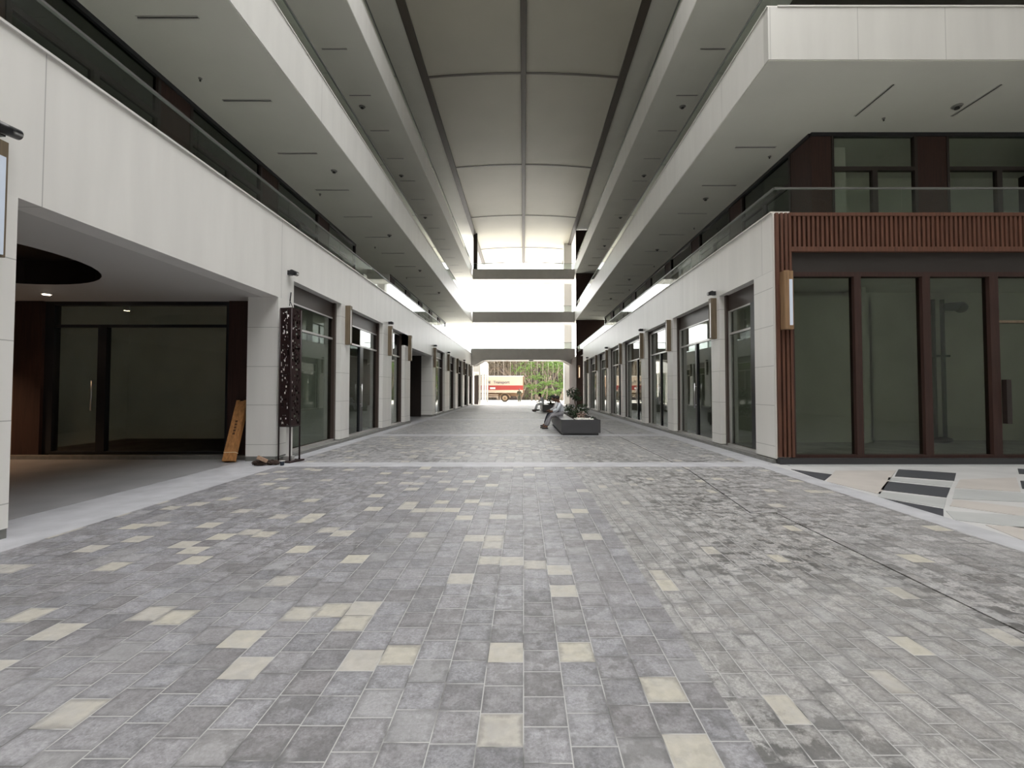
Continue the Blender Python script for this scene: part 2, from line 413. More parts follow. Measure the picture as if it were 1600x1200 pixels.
# shop openings on the recess side (near y, far y)
LO = [(10.4, 13.13), (13.8, 17.06), (18.2, 20.2), (27.2, 30.5), (32.4, 35.2), (36.4, 39.4), (40.6, 43.4), (44.2, 47.2)]
piers = [(3.9, 4.7), (9.75, 10.4), (13.13, 13.8), (17.06, 18.2), (20.2, 21.2), (26.4, 27.2), (30.5, 32.4), (35.2, 36.4), (39.4, 40.6), (43.4, 44.2), (47.2, 48.0)]
for a, b in piers:
    deep = -5.9 if (a in (9.75, 26.4, 3.9)) else -5.58
    wl('pier', M['clad'], XL, deep, a, b, .1, 4.0 if a not in (9.75, 26.4, 3.9) else 3.5)
    wl('plinth', M['plinth'], XL-.012, deep, a, b, 0, .1)
wl('pier', M['clad'], XL, -5.9, -12, 0, 0, 4.0)
wl('fascia', M['cladf'], XL, -5.6, -12, 10.4, 3.5, 5.2)
wl('fascia', M['cladf'], XL, -5.6, 10.4, 20.2, 4.0, 5.2)
wl('fascia', M['cladf'], XL, -5.6, 20.2, 27.2, 3.5, 5.2)
wl('fascia', M['cladf'], XL, -5.6, 27.2, 48, 4.0, 5.2)
wl('coping', M['coping'], XL+.03, -5.62, -12, 48, 5.2, 5.23)
wl('kerb', M['plinth'], XL+.05, XL-.3, 9.8, 21.2, 0, .07)
wl('kerb', M['plinth'], XL+.05, XL-.3, 27.2, 48, 0, .07)
# recess ceiling with the round opening
bm = bmesh.new()
cx, cyy, rr, zc = -8.85, 6.6, 2.0, 3.5
N = 48
inner = [bm.verts.new((cx+rr*math.cos(2*PI*i/N), cyy+rr*math.sin(2*PI*i/N), zc)) for i in range(N)]
def sq(i):
    a = 2*PI*i/N; c_, s_ = math.cos(a), math.sin(a)
    ks = []
    if c_ > 1e-9: ks.append((-5.6-cx)/c_)
    if c_ < -1e-9: ks.append((-16-cx)/c_)
    if s_ > 1e-9: ks.append((10.35-cyy)/s_)
    if s_ < -1e-9: ks.append((-12-cyy)/s_)
    k = min(ks); return (cx+k*c_, cyy+k*s_, zc)
outer = [bm.verts.new(sq(i)) for i in range(N)]
for i in range(N):
    j = (i+1) % N; bm.faces.new((inner[i], inner[j], outer[j], outer[i]))
for (p, q, ps) in ((-5.6, 10.35, 0), (-16, 10.35, 0), (-5.6, -12, 0), (-16, -12, 0)):
    # close the four corners of the ceiling
    best = sorted(range(N), key=lambda i: (outer[i].co.x-p)**2+(outer[i].co.y-q)**2)
    a = next(i for i in best if abs(outer[i].co.x-p) < 1e-4); b = next(i for i in best if abs(outer[i].co.y-q) < 1e-4 and i != a)
    if (outer[a].co-outer[b].co).length > 1e-4 and abs(outer[b].co.x-p) > 1e-4:
        bm.faces.new((outer[a], outer[b], bm.verts.new((p, q, zc))))
ceil = empty('ceiling', (0, 0, 0), 'grey painted ceiling of the corner recess, with its round opening', 'ceiling', kind='structure')
mb = MB(); mb.bm.free(); mb.bm = bm; mb.build('recess_ceiling', M['alcove'], ceil)
mb = MB()
for i in range(N):
    a0, a1 = 2*PI*i/N, 2*PI*(i+1)/N
    p0 = (cx+rr*math.cos(a0), cyy+rr*math.sin(a0)); p1 = (cx+rr*math.cos(a1), cyy+rr*math.sin(a1))
    mb.poly([(p0[0], p0[1], zc), (p1[0], p1[1], zc), (p1[0], p1[1], zc+.45), (p0[0], p0[1], zc+.45)])
    mb.poly([(p0[0], p0[1], zc+.45), (p1[0], p1[1], zc+.45), (cx, cyy, zc+.45)])
mb.build('round_cove', M['dbrown'], ceil)
box('passage_ceiling', M['alcove'], ceil, -16, -5.6, 20.3, 27.1, 3.5, 3.6)

def shop_room(name, x0, x1, y0, y1, zt, label, back=None, open_side=None):
    """bare room behind shop glass: floor, side walls, back wall, ceiling"""
    r = empty(name, ((x0+x1)/2, (y0+y1)/2, 0), label, 'room', kind='structure')
    t = .06
    box('floor', M['roomf'], r, x0, x1, y0, y1, .0, .1)
    box('ceiling', M['room'], r, x0, x1, y0, y1, zt, zt+.05)
    if open_side != 'W': box('wall', M['room'], r, x0, x0+t, y0, y1, .1, zt)
    if open_side != 'E': box('wall', M['room'], r, x1-t, x1, y0, y1, .1, zt)
    if open_side not in ('S', 'SE'): box('wall', M['room'], r, x0, x1, y0, y0+t, .1, zt)
    box('wall', M['room'], r, x0, x1, y1-t, y1, .1, zt)
    return r

# ------------------------------------------------------------------ shopfronts along the street
def shopfront(sd, y0, y1, door, label, near_panel=.35, zt=4.0, header=.42):
    X = XL if sd < 0 else XR
    gx = X + sd*.24            # glass plane
    t = empty('shopfront', (gx, (y0+y1)/2, .07), label, 'shopfront', 'glazed shopfronts along the street')
    a, b = y0, y1
    # frame: jambs, head
    f = MB()
    f.box(gx-.05*sd, gx+.08*sd, a, a+.07, .07, zt).box(gx-.10*sd, gx+.08*sd, b-.10, b, .07, zt).box(gx-.05*sd, gx+.08*sd, a, b, .07, .13)
    f.build('frame', M['brown'], t)
    box('header_panel', M['brown'], t, gx-.03*sd, gx+.08*sd, a+.07, b-.1, zt-header, zt)
    box('threshold', M['alu'], t, gx-.10*sd, gx-.05*sd, a, b, .07, .13)
    box('trim_strip', M['alu'], t, gx-.035*sd, gx+.02*sd, a+.07+near_panel, b-.1, zt-header-.035, zt-header)
    ga = a+.07+near_panel
    if near_panel: box('side_panel', M['black'], t, gx-.045*sd, gx+.05*sd, a+.07, ga, .13, zt-header)
    if sd > 0: box('trim_strip', M['alu'], t, gx-.05, gx+.02, b-.14, b-.1, .13, zt-header)
    ztr = 2.95
    box('transom', M['alu'], t, gx-.04*sd, gx+.04*sd, ga, b-.1, ztr, ztr+.05)
    box('glass_pane', M['glass'], t, gx-.005, gx+.005, ga, b-.1, ztr+.05, zt-header-.035)
    if door:
        w = b-.1-ga; ys = ga + w*door
        st = .12 if near_panel < .1 or sd > 0 else .28
        box('glass_pane', M['glass'], t, gx-.005, gx+.005, ga, ys-.02, .13, ztr)
        box('stile', M['black'], t, gx-.05*sd, gx+.04*sd, ys, ys+st, .13, ztr)
        dl = box('door_leaf', M['glass'], t, gx-.005, gx+.005, ys+st, b-.1, .13, ztr)
        hy = ys+.04; hx = gx-.11*sd
        h = MB().tube((hx, hy, .95), (hx, hy, 1.72), .018).tube((hx, hy, 1.05), (gx-.04*sd, hy, 1.05), .013).tube((hx, hy, 1.62), (gx-.04*sd, hy, 1.62), .013)
        h.build('handle', M['steel'], t)
    else:
        box('glass_pane', M['glass'], t, gx-.005, gx+.005, ga, b-.1, .13, ztr)
    return t

OL = [0, .36, 0, .25, .3, .3, .3, .3]
nm = ['just past the perforated steel tower', 'with the steel door handle, beyond the corner shop window', 'narrow one beside the dark passage', 'just past the dark passage',
      'second past the dark passage', 'third past the dark passage', 'fourth past the dark passage', 'last before the far bridge']
for i, (a, b) in enumerate(LO):
    shopfront(-1, a, b, OL[i], 'brown framed shopfront, recess side, ' + nm[i], near_panel=[0, .35, .12, .1, .3, .3, .3, .1][i], header=.42 if i != 2 else .05)
shop_room('room', -11.6, -5.58, 10.42, 13.4, 4.0, 'bare room of the corner shop beside the recess', open_side='SE')
for i, (a, b) in enumerate(LO[1:]):
    lo = max(a-.4, 13.4 if i == 0 else a-.4); hi = b+.4
    shop_room('room', -9.8, -5.6, a-.38, b+.38, 4.0, 'bare shop room behind glazed shopfront, recess side, ' + nm[i+1], open_side='E')

# recess: storefront facing the camera at y = 10.3
YS = 10.3
t = empty('recess_shopfront', (-8.7, YS, 0), 'dark framed shopfront with glass door at the back of the corner recess', 'shopfront')
f = MB(); f.box(-10.75, -10.55, YS-.05, YS+.1, .08, 3.5).box(-6.68, -6.58, YS-.05, YS+.1, .08, 3.5).box(-10.55, -6.68, YS-.05, YS+.1, 3.42, 3.5).box(-10.55, -6.68, YS-.05, YS+.1, .08, .14)
f.build('frame', M['black'], t)
box('transom', M['black'], t, -10.55, -6.68, YS-.05, YS+.06, 2.92, 2.98)
box('stile', M['black'], t, -9.55, -9.36, YS-.06, YS+.06, .14, 2.92)
box('glass_pane', M['glassc'], t, -10.55, -6.68, YS, YS+.01, 2.98, 3.42)
box('glass_pane', M['glassc'], t, -9.36, -6.68, YS, YS+.01, .14, 2.92)
d = box('door_leaf', M['glassc'], t, -10.55, -9.55, YS, YS+.01, .14, 2.92)
MB().tube((-9.64, YS-.09, 1.05), (-9.64, YS-.09, 1.72), .018).tube((-9.64, YS-.09, 1.15), (-9.64, YS, 1.15), .012).tube((-9.64, YS-.09, 1.62), (-9.64, YS, 1.62), .012).build('handle', M['steel'], d)
for x0, x1, mm, lb in ((-6.58, -5.9, 'woodd', 'dark brown wood panel between the white corner pier and the recess shopfront'), (-11.35, -10.75, 'woodd', 'dark brown wood panel beside the glass door of the recess')):
    S(box('wall_panel', M[mm], None, x0, x1, YS-.12, YS+.1, 0, 3.5), lb, 'wall panel')
S(box('wall_back', M['lampw'], None, -16, -11.35, YS, YS+.1, 0, 3.5), 'tan wall at the dim end of the recess', 'wall')
S(box('recess_kerb', M['plinth'], None, -11.4, -5.9, YS-.32, YS-.12, 0, .075), 'low grey stone kerb under the recess shopfront', 'kerb')
S(box('wall_far_recess', M['dbrown'], None, -16.1, -16, -12, 10.4, 0, 3.6), 'dark wall closing the recess', 'wall')
# room behind it
r = empty('room', (-9, 12, 0), 'bare plastered room behind the recess shopfront', 'room', kind='structure')
box('floor', M['roomf'], r, -12, -5.6, 10.4, 15.0, 0, .1)
box('wall', M['room'], r, -12, -5.62, 14.4, 14.5, .1, 4)
box('wall', M['room'], r, -12.1, -12, 10.4, 14.5, .1, 4)
box('column', M['room'], r, -9.6, -8.9, 13.9, 14.4, .1, 4)
p = empty('pipe_pair', (-8.3, 13.2, 0), 'dark vertical service pipes inside the recess shop', 'pipes')
for dx in (0, .19): MB().tube((-10.15+dx, 13.7, .1), (-10.15+dx, 13.7, 3.9), .05).build('pipe', M['pipe'], p)
box('bracket', M['pipe'], p, -10.25, -9.75, 13.66, 13.76, .5, .56)
box_o = box('electric_box', M['alu'], None, -12.0, -11.6, 14.1, 14.3, 0, 0.01) if False else None
MB().box(-13.0, -12.6, 14.3, 14.39, 1.2, 1.55)
e = MB().box(-11.75, -11.35, 14.3, 14.4, 1.2, 1.6).build('electric_box', M['plinth'], None); tag(e, 'grey electric box on the back wall of the recess shop', 'electric box')

# passage walls
wl('passage_wall', M['dbrown'], -5.95, -16, 27.0, 27.1, 0, 3.5)
wl('passage_wall', M['dbrown'], -5.9, -9, 26.35, 26.42, 0, 3.5)
wl('passage_wall', M['clad'], -5.6, -16, 20.2, 20.28, 0, 3.5)
wl('passage_wall', M['dbrown'], -15.9, -16, 20.2, 27, 0, 3.5)

# ------------------------------------------------------------------ right wing, street level
rw = empty('wall_right', (XR, 9.45, 0), 'street wall clad in off-white metal beside the slatted corner', 'wall', kind='structure')
def wr(name, m, *a): return box(name, m, rw, *a)
RO = [(10.23, 12.06), (12.6, 15.83), (16.46, 19.5), (20.1, 23.9), (24.4, 27.8), (28.5, 31.8), (32.5, 36.2), (37.0, 39.2)]
rp = [(9.45, 10.23), (12.06, 12.6), (15.83, 16.46), (19.5, 20.1), (23.9, 24.4), (27.8, 28.5), (31.8, 32.5), (36.2, 37.0), (39.2, 39.8)]
for a, b in rp:
    wr('pier', M['clad'], XR, XR+.33, a, b, .1, 4.0); wr('plinth', M['plinth'], XR+.012, XR+.33, a, b, 0, .1)
wr('fascia', M['cladf'], XR, XR+.35, 9.45, 39.8, 4.0, 5.2)
wr('coping', M['coping'], XR-.03, XR+.37, 9.45, 39.8, 5.2, 5.23)
wr('kerb', M['plinth'], XR-.05, XR+.3, 9.45, 39.8, 0, .07)
nr = ['beside the slatted wooden corner', 'second from the slatted wooden corner, with a tall steel handle', 'third from the slatted wooden corner', 'fourth from the slatted wooden corner',
      'fifth from the slatted wooden corner', 'sixth from the slatted wooden corner', 'seventh from the slatted wooden corner', 'last before the wood-clad end block']
for i, (a, b) in enumerate(RO):
    shopfront(1, a, b, [0, .42, .45, .35, .35, .35, .35, .35][i], 'brown framed glazed shopfront ' + nr[i], near_panel=[.50, .38, .14, .12, .1, .1, .1, .1][i], header=[.42, .42, .12, .12, .12, .42, .42, .42][i])
    if i: shop_room('room', XR+.35, XR+4.2, a-.3, b+.3, 4.0, 'bare shop room behind the shopfront ' + nr[i], open_side='W')

# slatted wooden front facing the courtyard, y = 9.45
YW = 9.45
t = empty('wooden_shopfront', (5.2, YW, 0), 'shopfront in red-brown wood with slatted band facing the tiled courtyard', 'shopfront')
XE = 16.0
for k, (x, w) in enumerate(((5.235, .06), (5.33, .05), (5.42, .055), (5.50, .05))):
    MB().box(x-w/2, x+w/2, YW-.10, YW+.05, .14, 5.17).build('corner_fin', M['wood'], t)
box('corner_backing', M['woodd'], t, XR+.02, 5.53, YW+.02, YW+.06, .14, 5.17)
box('corner_strip', M['coping'], t, XR-.005, XR+.03, YW-.04, YW+.0, .1, 5.2)
sl = MB(); x = 5.6
while x < XE: sl.box(x-.026, x+.026, YW-.10, YW-.02, 4.46, 5.1); x += .095
sl.build('slat_screen', M['wood'], t)
box('slat_backing', M['dbrown'], t, 5.5, XE, YW, YW+.04, 4.4, 5.17)
box('top_rail', M['wood'], t, 5.5, XE, YW-.11, YW, 5.10, 5.17)
box('lower_rail', M['wood'], t, 5.5, XE, YW-.11, YW, 4.36, 4.46)
box('dark_lintel', M['lintel'], t, 5.53, XE, YW-.02, YW+.12, 3.95, 4.36)
box('window_head', M['woodd'], t, 5.53, XE, YW-.04, YW+.12, 3.86, 3.95)
box('window_sill', M['woodd'], t, 5.53, XE, YW-.04, YW+.12, .12, .18)
for xa, xb in ((5.53, 5.59), (6.84, 6.98), (8.25, 8.41), (9.64, 9.82), (11.2, 11.36), (12.6, 12.76), (14.1, 14.26)):
    box('mullion', M['woodd'], t, xa, xb, YW-.04, YW+.12, .18, 3.86)
for xa, xb in ((5.59, 6.84), (6.98, 8.25), (8.41, 9.64), (11.36, 12.6), (12.76, 14.1), (14.26, 16)):
    box('glass_pane', M['glassw'], t, xa, xb, YW+.04, YW+.05, .18, 3.86)
box('glass_pane', M['glassw'], t, 9.82, 11.2, YW+.04, YW+.05, 2.95, 3.86)
box('transom', M['lampw'], t, 9.82, 11.2, YW-.02, YW+.1, 2.9, 2.95)
d = box('door_leaf', M['glassw'], t, 9.82, 11.2, YW+.04, YW+.05, .18, 2.9)
box('door_handle', M['dbrown'], d, 9.85, 9.95, YW-.12, YW-.02, .82, 1.72)
S(box('kerb', M['kerb'], None, 5.2, XE, YW-.14, YW+.12, 0, .12), 'black stone kerb under the wooden shopfront', 'kerb')
r = empty('room', (8, 11, 0), 'bare grey-green room behind the wooden shopfront', 'room', kind='structure')
box('floor', M['roomf'], r, 5.55, 16, 9.57, 12.9, 0, .11)
box('wall', M['room'], r, 5.55, 16, 12.8, 12.9, .1, 4.3)
box('wall', M['room'], r, 9.0, 9.1, 12.1, 12.8, .1, 4.3)
box('ceiling', M['room'], r, 5.3, 16, 9.5, 12.9, 4.25, 4.3)
box('wall', M['room'], r, 16, 16.1, 9.5, 12.9, 0, 4.3)
p = empty('pipe_stack', (11.0, 12.3, 0), 'dark green vertical pipes with a pump head inside the wooden shopfront', 'pipes')
for x in (11.05, 11.30): MB().tube((x, 12.3, .1), (x, 12.3, 3.95), .05).build('pipe', M['pipe'], p)
MB().tube((11.3, 12.3, 3.75), (11.75, 12.2, 3.75), .10, .13).ball((11.72, 12.2, 3.72), .15).build('pump_head', M['pipe'], p)
box('bracket', M['pipe'], p, 10.8, 11.45, 12.25, 12.36, 2.4, 2.45)
MB().ball((11.2, 12.25, .18), .14, sc=(1.8, 1, .6)).build('base_fitting', M['dbrown'], p)
# wood clad end block at the far end
S(box('wall_end_block', M['woodd'], None, 4.76, 6.2, 41.2, 47.5, 0, 4.6), 'brown wood-clad end block under the far bridge', 'wall')

# ------------------------------------------------------------------ galleries
def gallery_slab(sd, label, z0, z1, y0, y1, X, lvl, corner=None):
    g = empty('gallery_slab', (X, y0, z0), label, 'gallery', kind='structure')
    s = sd
    out = s*20.
    box('fascia', M['clad2'], g, X, X+s*.18, y0+(.18 if corner else 0), y1, z0+.02, z1)
    box('soffit', M['soffit'], g, X+s*.0, out, y0+(.0), y1, z0-.04+.05, z0+.5) if False else None
    MB().box(X+s*.012, out, y0 + (.012 if corner else 0), y1, z0, z0+.6).build('soffit', M['soffit'], g)
    box('coping', M['coping'], g, X-s*.02, X+s*.2, y0, y1, z1, z1+.03)
    if corner:
        box('fascia', M['cladx'], g, X, out, y0, y0+.18, z0+.02, z1)
        box('coping', M['coping'], g, X+s*.2, out, y0-.02, y0+.2, z1, z1+.03)
    return g
gallery_slab(-1, 'third level gallery with off-white edge above the recess side', 8.45, 9.66, -14, 47.8, XL, 3)
gallery_slab(-1, 'fourth level gallery with off-white edge above the recess side', 13.1, 14.15, -14, 47.8, XL, 4)
gallery_slab(1, 'third level gallery wrapping over the slatted wooden corner', 8.45, 9.6, 9.45, 47.2, XR-.02, 3, True)
gallery_slab(1, 'fourth level gallery wrapping over the slatted-corner side', 13.1, 14.15, 9.45, 47.2, XR-.02, 4, True)
# second level floors
S(box('floor_upper_slab', M['soffit'], None, -20, -5.6, -14, 48, 4.2, 4.85), 'second level gallery floor, recess side', 'floor')
S(box('floor_upper_slab', M['soffit'], None, XR+.35, 20, 9.6, 47.2, 4.32, 4.85), 'second level gallery floor, slatted-corner side', 'floor')

def balustrade(label, pts, z0, z1, step=2.45, rail=True):
    a0 = Vector((*pts[0], 0))
    t = empty('glass_balustrade', (pts[0][0], pts[0][1], z0), label, 'balustrade', 'glass balustrades of the galleries')
    for (xa, ya), (xb, yb) in zip(pts[:-1], pts[1:]):
        L = math.hypot(xb-xa, yb-ya); n = max(1, round(L/step)); ux, uy = (xb-xa)/L, (yb-ya)/L
        for k in range(n):
            s0, s1 = k*L/n+.008, (k+1)*L/n-.008
            x0, y0, x1, y1 = xa+ux*s0, ya+uy*s0, xa+ux*s1, ya+uy*s1
            if abs(ux) > .5: MB().box(x0, x1, y0-.006, y0+.006, z0, z1).build('glass_panel', M['rail'], t)
            else: MB().box(x0-.006, x0+.006, y0, y1, z0, z1).build('glass_panel', M['rail'], t)
        if abs(ux) > .5: MB().box(xa, xb, ya-.025, ya+.025, z1, z1+.03).build('handrail', M['hrail'], t)
        else: MB().box(xa-.025, xa+.025, ya, yb, z1, z1+.03).build('handrail', M['hrail'], t)
    return t
balustrade('glass balustrade on the second level above the recess', [(XL-.1, -10), (XL-.1, 48)], 5.23, 5.80, 2.9)
balustrade('glass balustrade on the third level, recess side', [(XL-.1, -10), (XL-.1, 46)], 9.69, 10.2, 2.9)
balustrade('glass balustrade on the fourth level, recess side', [(XL-.1, -10), (XL-.1, 46)], 14.18, 14.7, 2.9)
balustrade('glass balustrade on the second level turning above the slatted wooden corner', [(16, YW+.08), (XR+.1, YW+.08), (XR+.1, 46)], 5.2, 5.74, 2.9)
balustrade('glass balustrade on the third level turning above the slatted wooden corner', [(16, YW+.08), (XR+.1, YW+.08), (XR+.1, 46)], 9.63, 10.15, 2.9)
balustrade('glass balustrade on the fourth level, slatted-corner side', [(16, YW+.08), (XR+.1, YW+.08), (XR+.1, 46)], 14.18, 14.7, 2.9)

# set-back glazing of the second level, built in bays
def bay(sd, X, y0, y1, label, z0=4.85, z1=8.45, wood=.9):
    t = empty('gallery_glazing', (X, y0, z0), label, 'glazing', 'set-back glazing of the second level')
    s = sd
    box('wood_panel', M['woodd'], t, X, X+s*.1, y0, y0+wood, z0, z1-.1)
    ya = y0+wood
    f = MB(); f.box(X-s*.02, X+s*.1, ya, ya+.08, z0, z1-.1).box(X-s*.02, X+s*.1, y1-.08, y1, z0, z1-.1).box(X-s*.02, X+s*.1, ya+.08, y1-.08, 7.45, 7.55).box(X-s*.02, X+s*.1, (ya+y1)/2-.06, (ya+y1)/2+.06, z0, 7.45)
    f.build('frame', M['dbrown'], t)
    box('glass_pane', M['glass3'], t, X+s*.04, X+s*.05, ya+.08, y1-.08, 7.55, z1-.1)
    box('glass_pane', M['glass3'], t, X+s*.04, X+s*.05, ya+.08, (ya+y1)/2-.06, z0, 7.45)
    box('glass_pane', M['glass3'], t, X+s*.04, X+s*.05, (ya+y1)/2+.06, y1-.08, z0, 7.45)
    box('head_rail', M['black'], t, X-s*.04, X+s*.1, y0, y1, z1-.1, z1+.0)
XB, XBR = -8.0, 7.75
ys = [21.6-3.9*k for k in range(6)][::-1]
for k, (a, b) in enumerate(zip(ys[:-1], ys[1:])):
    bay(-1, XB, a, b, 'dark second level glazing above the recess side, bay %s from the open lobby' % ORD[len(ys)-2-k])
for k in range(5):
    bay(-1, XB, 27.2+3.9*k, 27.2+3.9*(k+1), 'dark second level glazing past the open lobby, %s bay' % ORD[k])
for k in range(8):
    bay(1, XBR, 12.2+3.9*k, 12.2+3.9*(k+1), 'dark second level glazing on the slatted-corner side, %s bay from the corner' % ORD[k])
# backs of those shops
for sd, xa, ya, yb, lb in ((-1, -10.8, -14, 21.6, 'recess side'), (-1, -10.8, 27.2, 46.7, 'past the lobby'), (1, 10.6, 14.9, 46, 'slatted-corner side')):
    S(box('wall_upper_shops', M['room'], None, xa, xa+sd*.1, ya, yb, 4.85, 8.45), 'pale wall inside the second level shops, ' + lb, 'wall')
S(box('wall_lobby', M['clad2'], None, -12.4, -12.3, 21.6, 27.2, 4.85, 8.45), 'pale wall of the open second level lobby', 'wall')
S(box('wall_lobby_return', M['clad2'], None, -12.3, -8.0, 27.05, 27.2, 4.85, 8.45), 'pale return wall of the open second level lobby', 'wall')
# front glazing facing the courtyard, second level
YB = 12.16
t = empty('courtyard_glazing', (XBR, YB, 4.85), 'set-back second level glazing with wood panels above the wooden shopfront', 'glazing')
for xa, xb in ((7.75, 8.3), (10.6, 11.4), (14.2, 15.0)): box('wood_panel', M['woodd'], t, xa, xb, YB, YB+.1, 4.85, 8.35)
for xa, xb in ((8.3, 10.6), (11.4, 14.2), (15.0, 18.0)):
    xm = xa+(xb-xa)*.5
    f = MB(); f.box(xa, xa+.06, YB-.02, YB+.1, 4.85, 8.35).box(xb-.08, xb, YB-.02, YB+.1, 4.85, 8.35).box(xa+.06, xb-.08, YB-.02, YB+.1, 7.42, 7.52).box(xm-.07, xm+.07, YB-.02, YB+.1, 4.85, 7.42)
    f.build('frame', M['dbrown'], t)
    box('glass_pane', M['glass2'], t, xa+.06, xb-.08, YB+.04, YB+.05, 7.52, 8.35)
    box('glass_pane', M['glass2'], t, xa+.06, xm-.07, YB+.04, YB+.05, 4.85, 7.42)
    box('glass_pane', M['glass2'], t, xm+.07, xb-.08, YB+.04, YB+.05, 4.85, 7.42)
box('head_rail', M['black'], t, 7.75, 18, YB-.03, YB+.1, 8.35, 8.45)
S(box('wall_upper_courtyard_shops', M['room'], None, 7.9, 20, 14.8, 14.9, 4.85, 8.45), 'pale back wall of the second level courtyard shops', 'wall')
S(box('partition', M['white'], None, 8.36, 9.2, 12.9, 13.0, 4.85, 8.45), 'pale partition just inside the second level courtyard glazing', 'partition')

# upper masses behind the third and fourth galleries
for sd, y0, nme in ((-1, -14, 'recess side'), (1, 12.3, 'slatted-corner side')):
    y1 = 47
    S(box('wall_upper_mass', M['dbrown'], None, sd*8.0, sd*20, y0, y1, 9.05, 13.1), 'dark set-back wall of the third level, ' + nme, 'wall')
    S(box('wall_upper_mass', M['dbrown'], None, sd*8.0, sd*20, y0, y1, 13.7, 17.5), 'dark set-back wall of the fourth level, ' + nme, 'wall')
    S(box('wall_outer_mass', M['dbrown'], None, sd*16.2, sd*20, y0 if sd < 0 else 9.6, y1, 0, 8.45), 'dark core behind the shops, ' + nme, 'wall')
# end walls of the galleries on the right
for k, (z0, z1) in enumerate(((4.85, 8.45), (9.05, 13.1), (13.7, 17.4))):
    S(box('wall_gallery_end', M['woodd'], None, 5.2, 8.0, 45.0, 45.2, z0, z1), 'brown end wall of the %s level gallery beside the bridges' % ORD[k+1], 'wall')

# ------------------------------------------------------------------ roof
ZR = 17.5
YR = [13.45+9.5*k for k in range(6)]      # 13.45 .. 60.95
YR[-1] = 57.5
roof = empty('roof', (0, YR[0], ZR), 'high canopy roof of beige panels over the street', 'roof', kind='structure')
for k in range(5):
    for s in (-1, 1):
        b_ = MB()
        n = 4
        for q in range(n):
            xa, xb = .14+(4.85-.14)*q/n, .14+(4.85-.14)*(q+1)/n
            za, zb = ZR+.22*(1-(xa/4.85)**2), ZR+.22*(1-(xb/4.85)**2)
            y0, y1 = YR[k]+.07, YR[k+1]-.07
            b_.poly([(s*xa, y0, za), (s*xb, y0, zb), (s*xb, y1, zb), (s*xa, y1, za)])
            b_.poly([(s*xa, y0, za+.1), (s*xb, y0, zb+.1), (s*xb, y1, zb+.1), (s*xa, y1, za+.1)])
        bmesh.ops.remove_doubles(b_.bm, verts=b_.bm.verts[:], dist=1e-4)
        b_.build('roof_panel', M['roofp'], roof)
box('roof_beam', M['roofb'], roof, -.13, .13, YR[0], YR[-1], ZR+.08, ZR+.5)
for s in (-1, 1): box('roof_beam', M['roofb'], roof, s*4.85, s*5.22, YR[0], YR[-1], ZR-.12, ZR+.5)
for y in YR:
    b_ = MB()
    for s in (-1, 1):
        for q in range(4):
            xa, xb = .13+(4.85-.13)*q/4, .13+(4.85-.13)*(q+1)/4
            za, zb = ZR-.02+.22*(1-(xa/4.85)**2), ZR-.02+.22*(1-(xb/4.85)**2)
            b_.bm.verts.ensure_lookup_table()
            b_.prism_y([(s*xa, za), (s*xb, zb), (s*xb, zb+.35), (s*xa, za+.35)], y-.07, y+.07)
    b_.build('cross_beam', M['roofb'], roof)
box('roof_deck', M['roofb'], roof, -5.22, 5.22, YR[0], YR[-1], ZR+.5, ZR+.6)
for sd in (-1, 1):
    box('roof_overhang', M['soffit'], roof, sd*5.22, sd*20, -14 if sd < 0 else 9.45, YR[-1] if sd > 0 else YR[-1], ZR, ZR+.4)
    S(box('sun_block_mass', M['dbrown'], None, sd*7, sd*20, -12 if sd < 0 else 11, 46, ZR+.4, 30), 'dark block added out of view above the canopy to stop the sun, ' + ('recess side' if sd < 0 else 'slatted-corner side'), 'wall')  # added out of view, tall enough to keep the sun off the near street
# columns at the far end
S(box('column', M['white'], None, 4.4, 5.25, 49.5, 50.3, 0, ZR), 'tall off-white column beyond the bridges on the slatted-corner side', 'column')
S(box('column', M['brown'], None, -5.1, -4.7, 46.2, 46.6, 13.7, ZR), 'slim brown post between the top bridge and the canopy', 'column')

S(box('shade_wall_behind', M['cladx'], None, -20, 40, -15, -14, 0, 30), 'off-white block added out of view behind the camera to cut sky light', 'wall')  # added behind the camera to hold back low sky light and sun
S(box('shade_wall_courtyard', M['clad2'], None, 18, 19, -14, 13, 0, 30), 'off-white block added out of view across the courtyard to stop sun and sky light', 'wall')  # added unseen block that screens sun and sky from the right
box('shade_canopy', M['roofp'], roof, -5.25, 18, -14, -4.0, ZR, ZR+.3)  # added unseen cover that narrows the sky opening behind the camera
box('shade_canopy', M['roofp'], roof, 10.0, 18, -4, 9.4, ZR, ZR+.3)  # added unseen cover that darkens the right of the courtyard
# ------------------------------------------------------------------ bridges
def bridge(z0, z1, label, haunch=False, yb=46.0):
    t = empty('footbridge', (0, yb, z0), label, 'footbridge')
    if haunch:
        pts = [(-5.3, z1), (-5.3, z0-.55), (-4.9, z0-.55), (-4.1, z0-.08), (-3.6, z0), (3.6, z0), (4.1, z0-.08), (4.75, z0-.45), (5.2, z0-.45), (5.2, z1)]
    else: pts = [(-5.15, z1), (-5.15, z0), (5.15, z0), (5.15, z1)]
    MB().prism_y(pts, yb, yb+.2).prism_y(pts, yb+2.0, yb+2.2).build('side_beam', M['bridge'], t)
    box('deck', M['white'], t, -5.15, 5.15, yb+.2, yb+2.0, z0+.03, z0+.4)
    box('top_trim', M['coping'], t, -5.15, 5.15, yb-.02, yb+.22, z1, z1+.03)
    for k in range(4):
        x = -5.1+k*2.55
        box('glass_panel', M['rail'], t, x+.02, x+2.53, yb+.09, yb+.11, z1+.03, z1+.62)
    box('handrail', M['alu'], t, -5.1, 5.1, yb+.07, yb+.13, z1+.62, z1+.66)
bridge(4.56, 5.68, 'lowest grey footbridge with curved ends, over the sunlit yard', True)
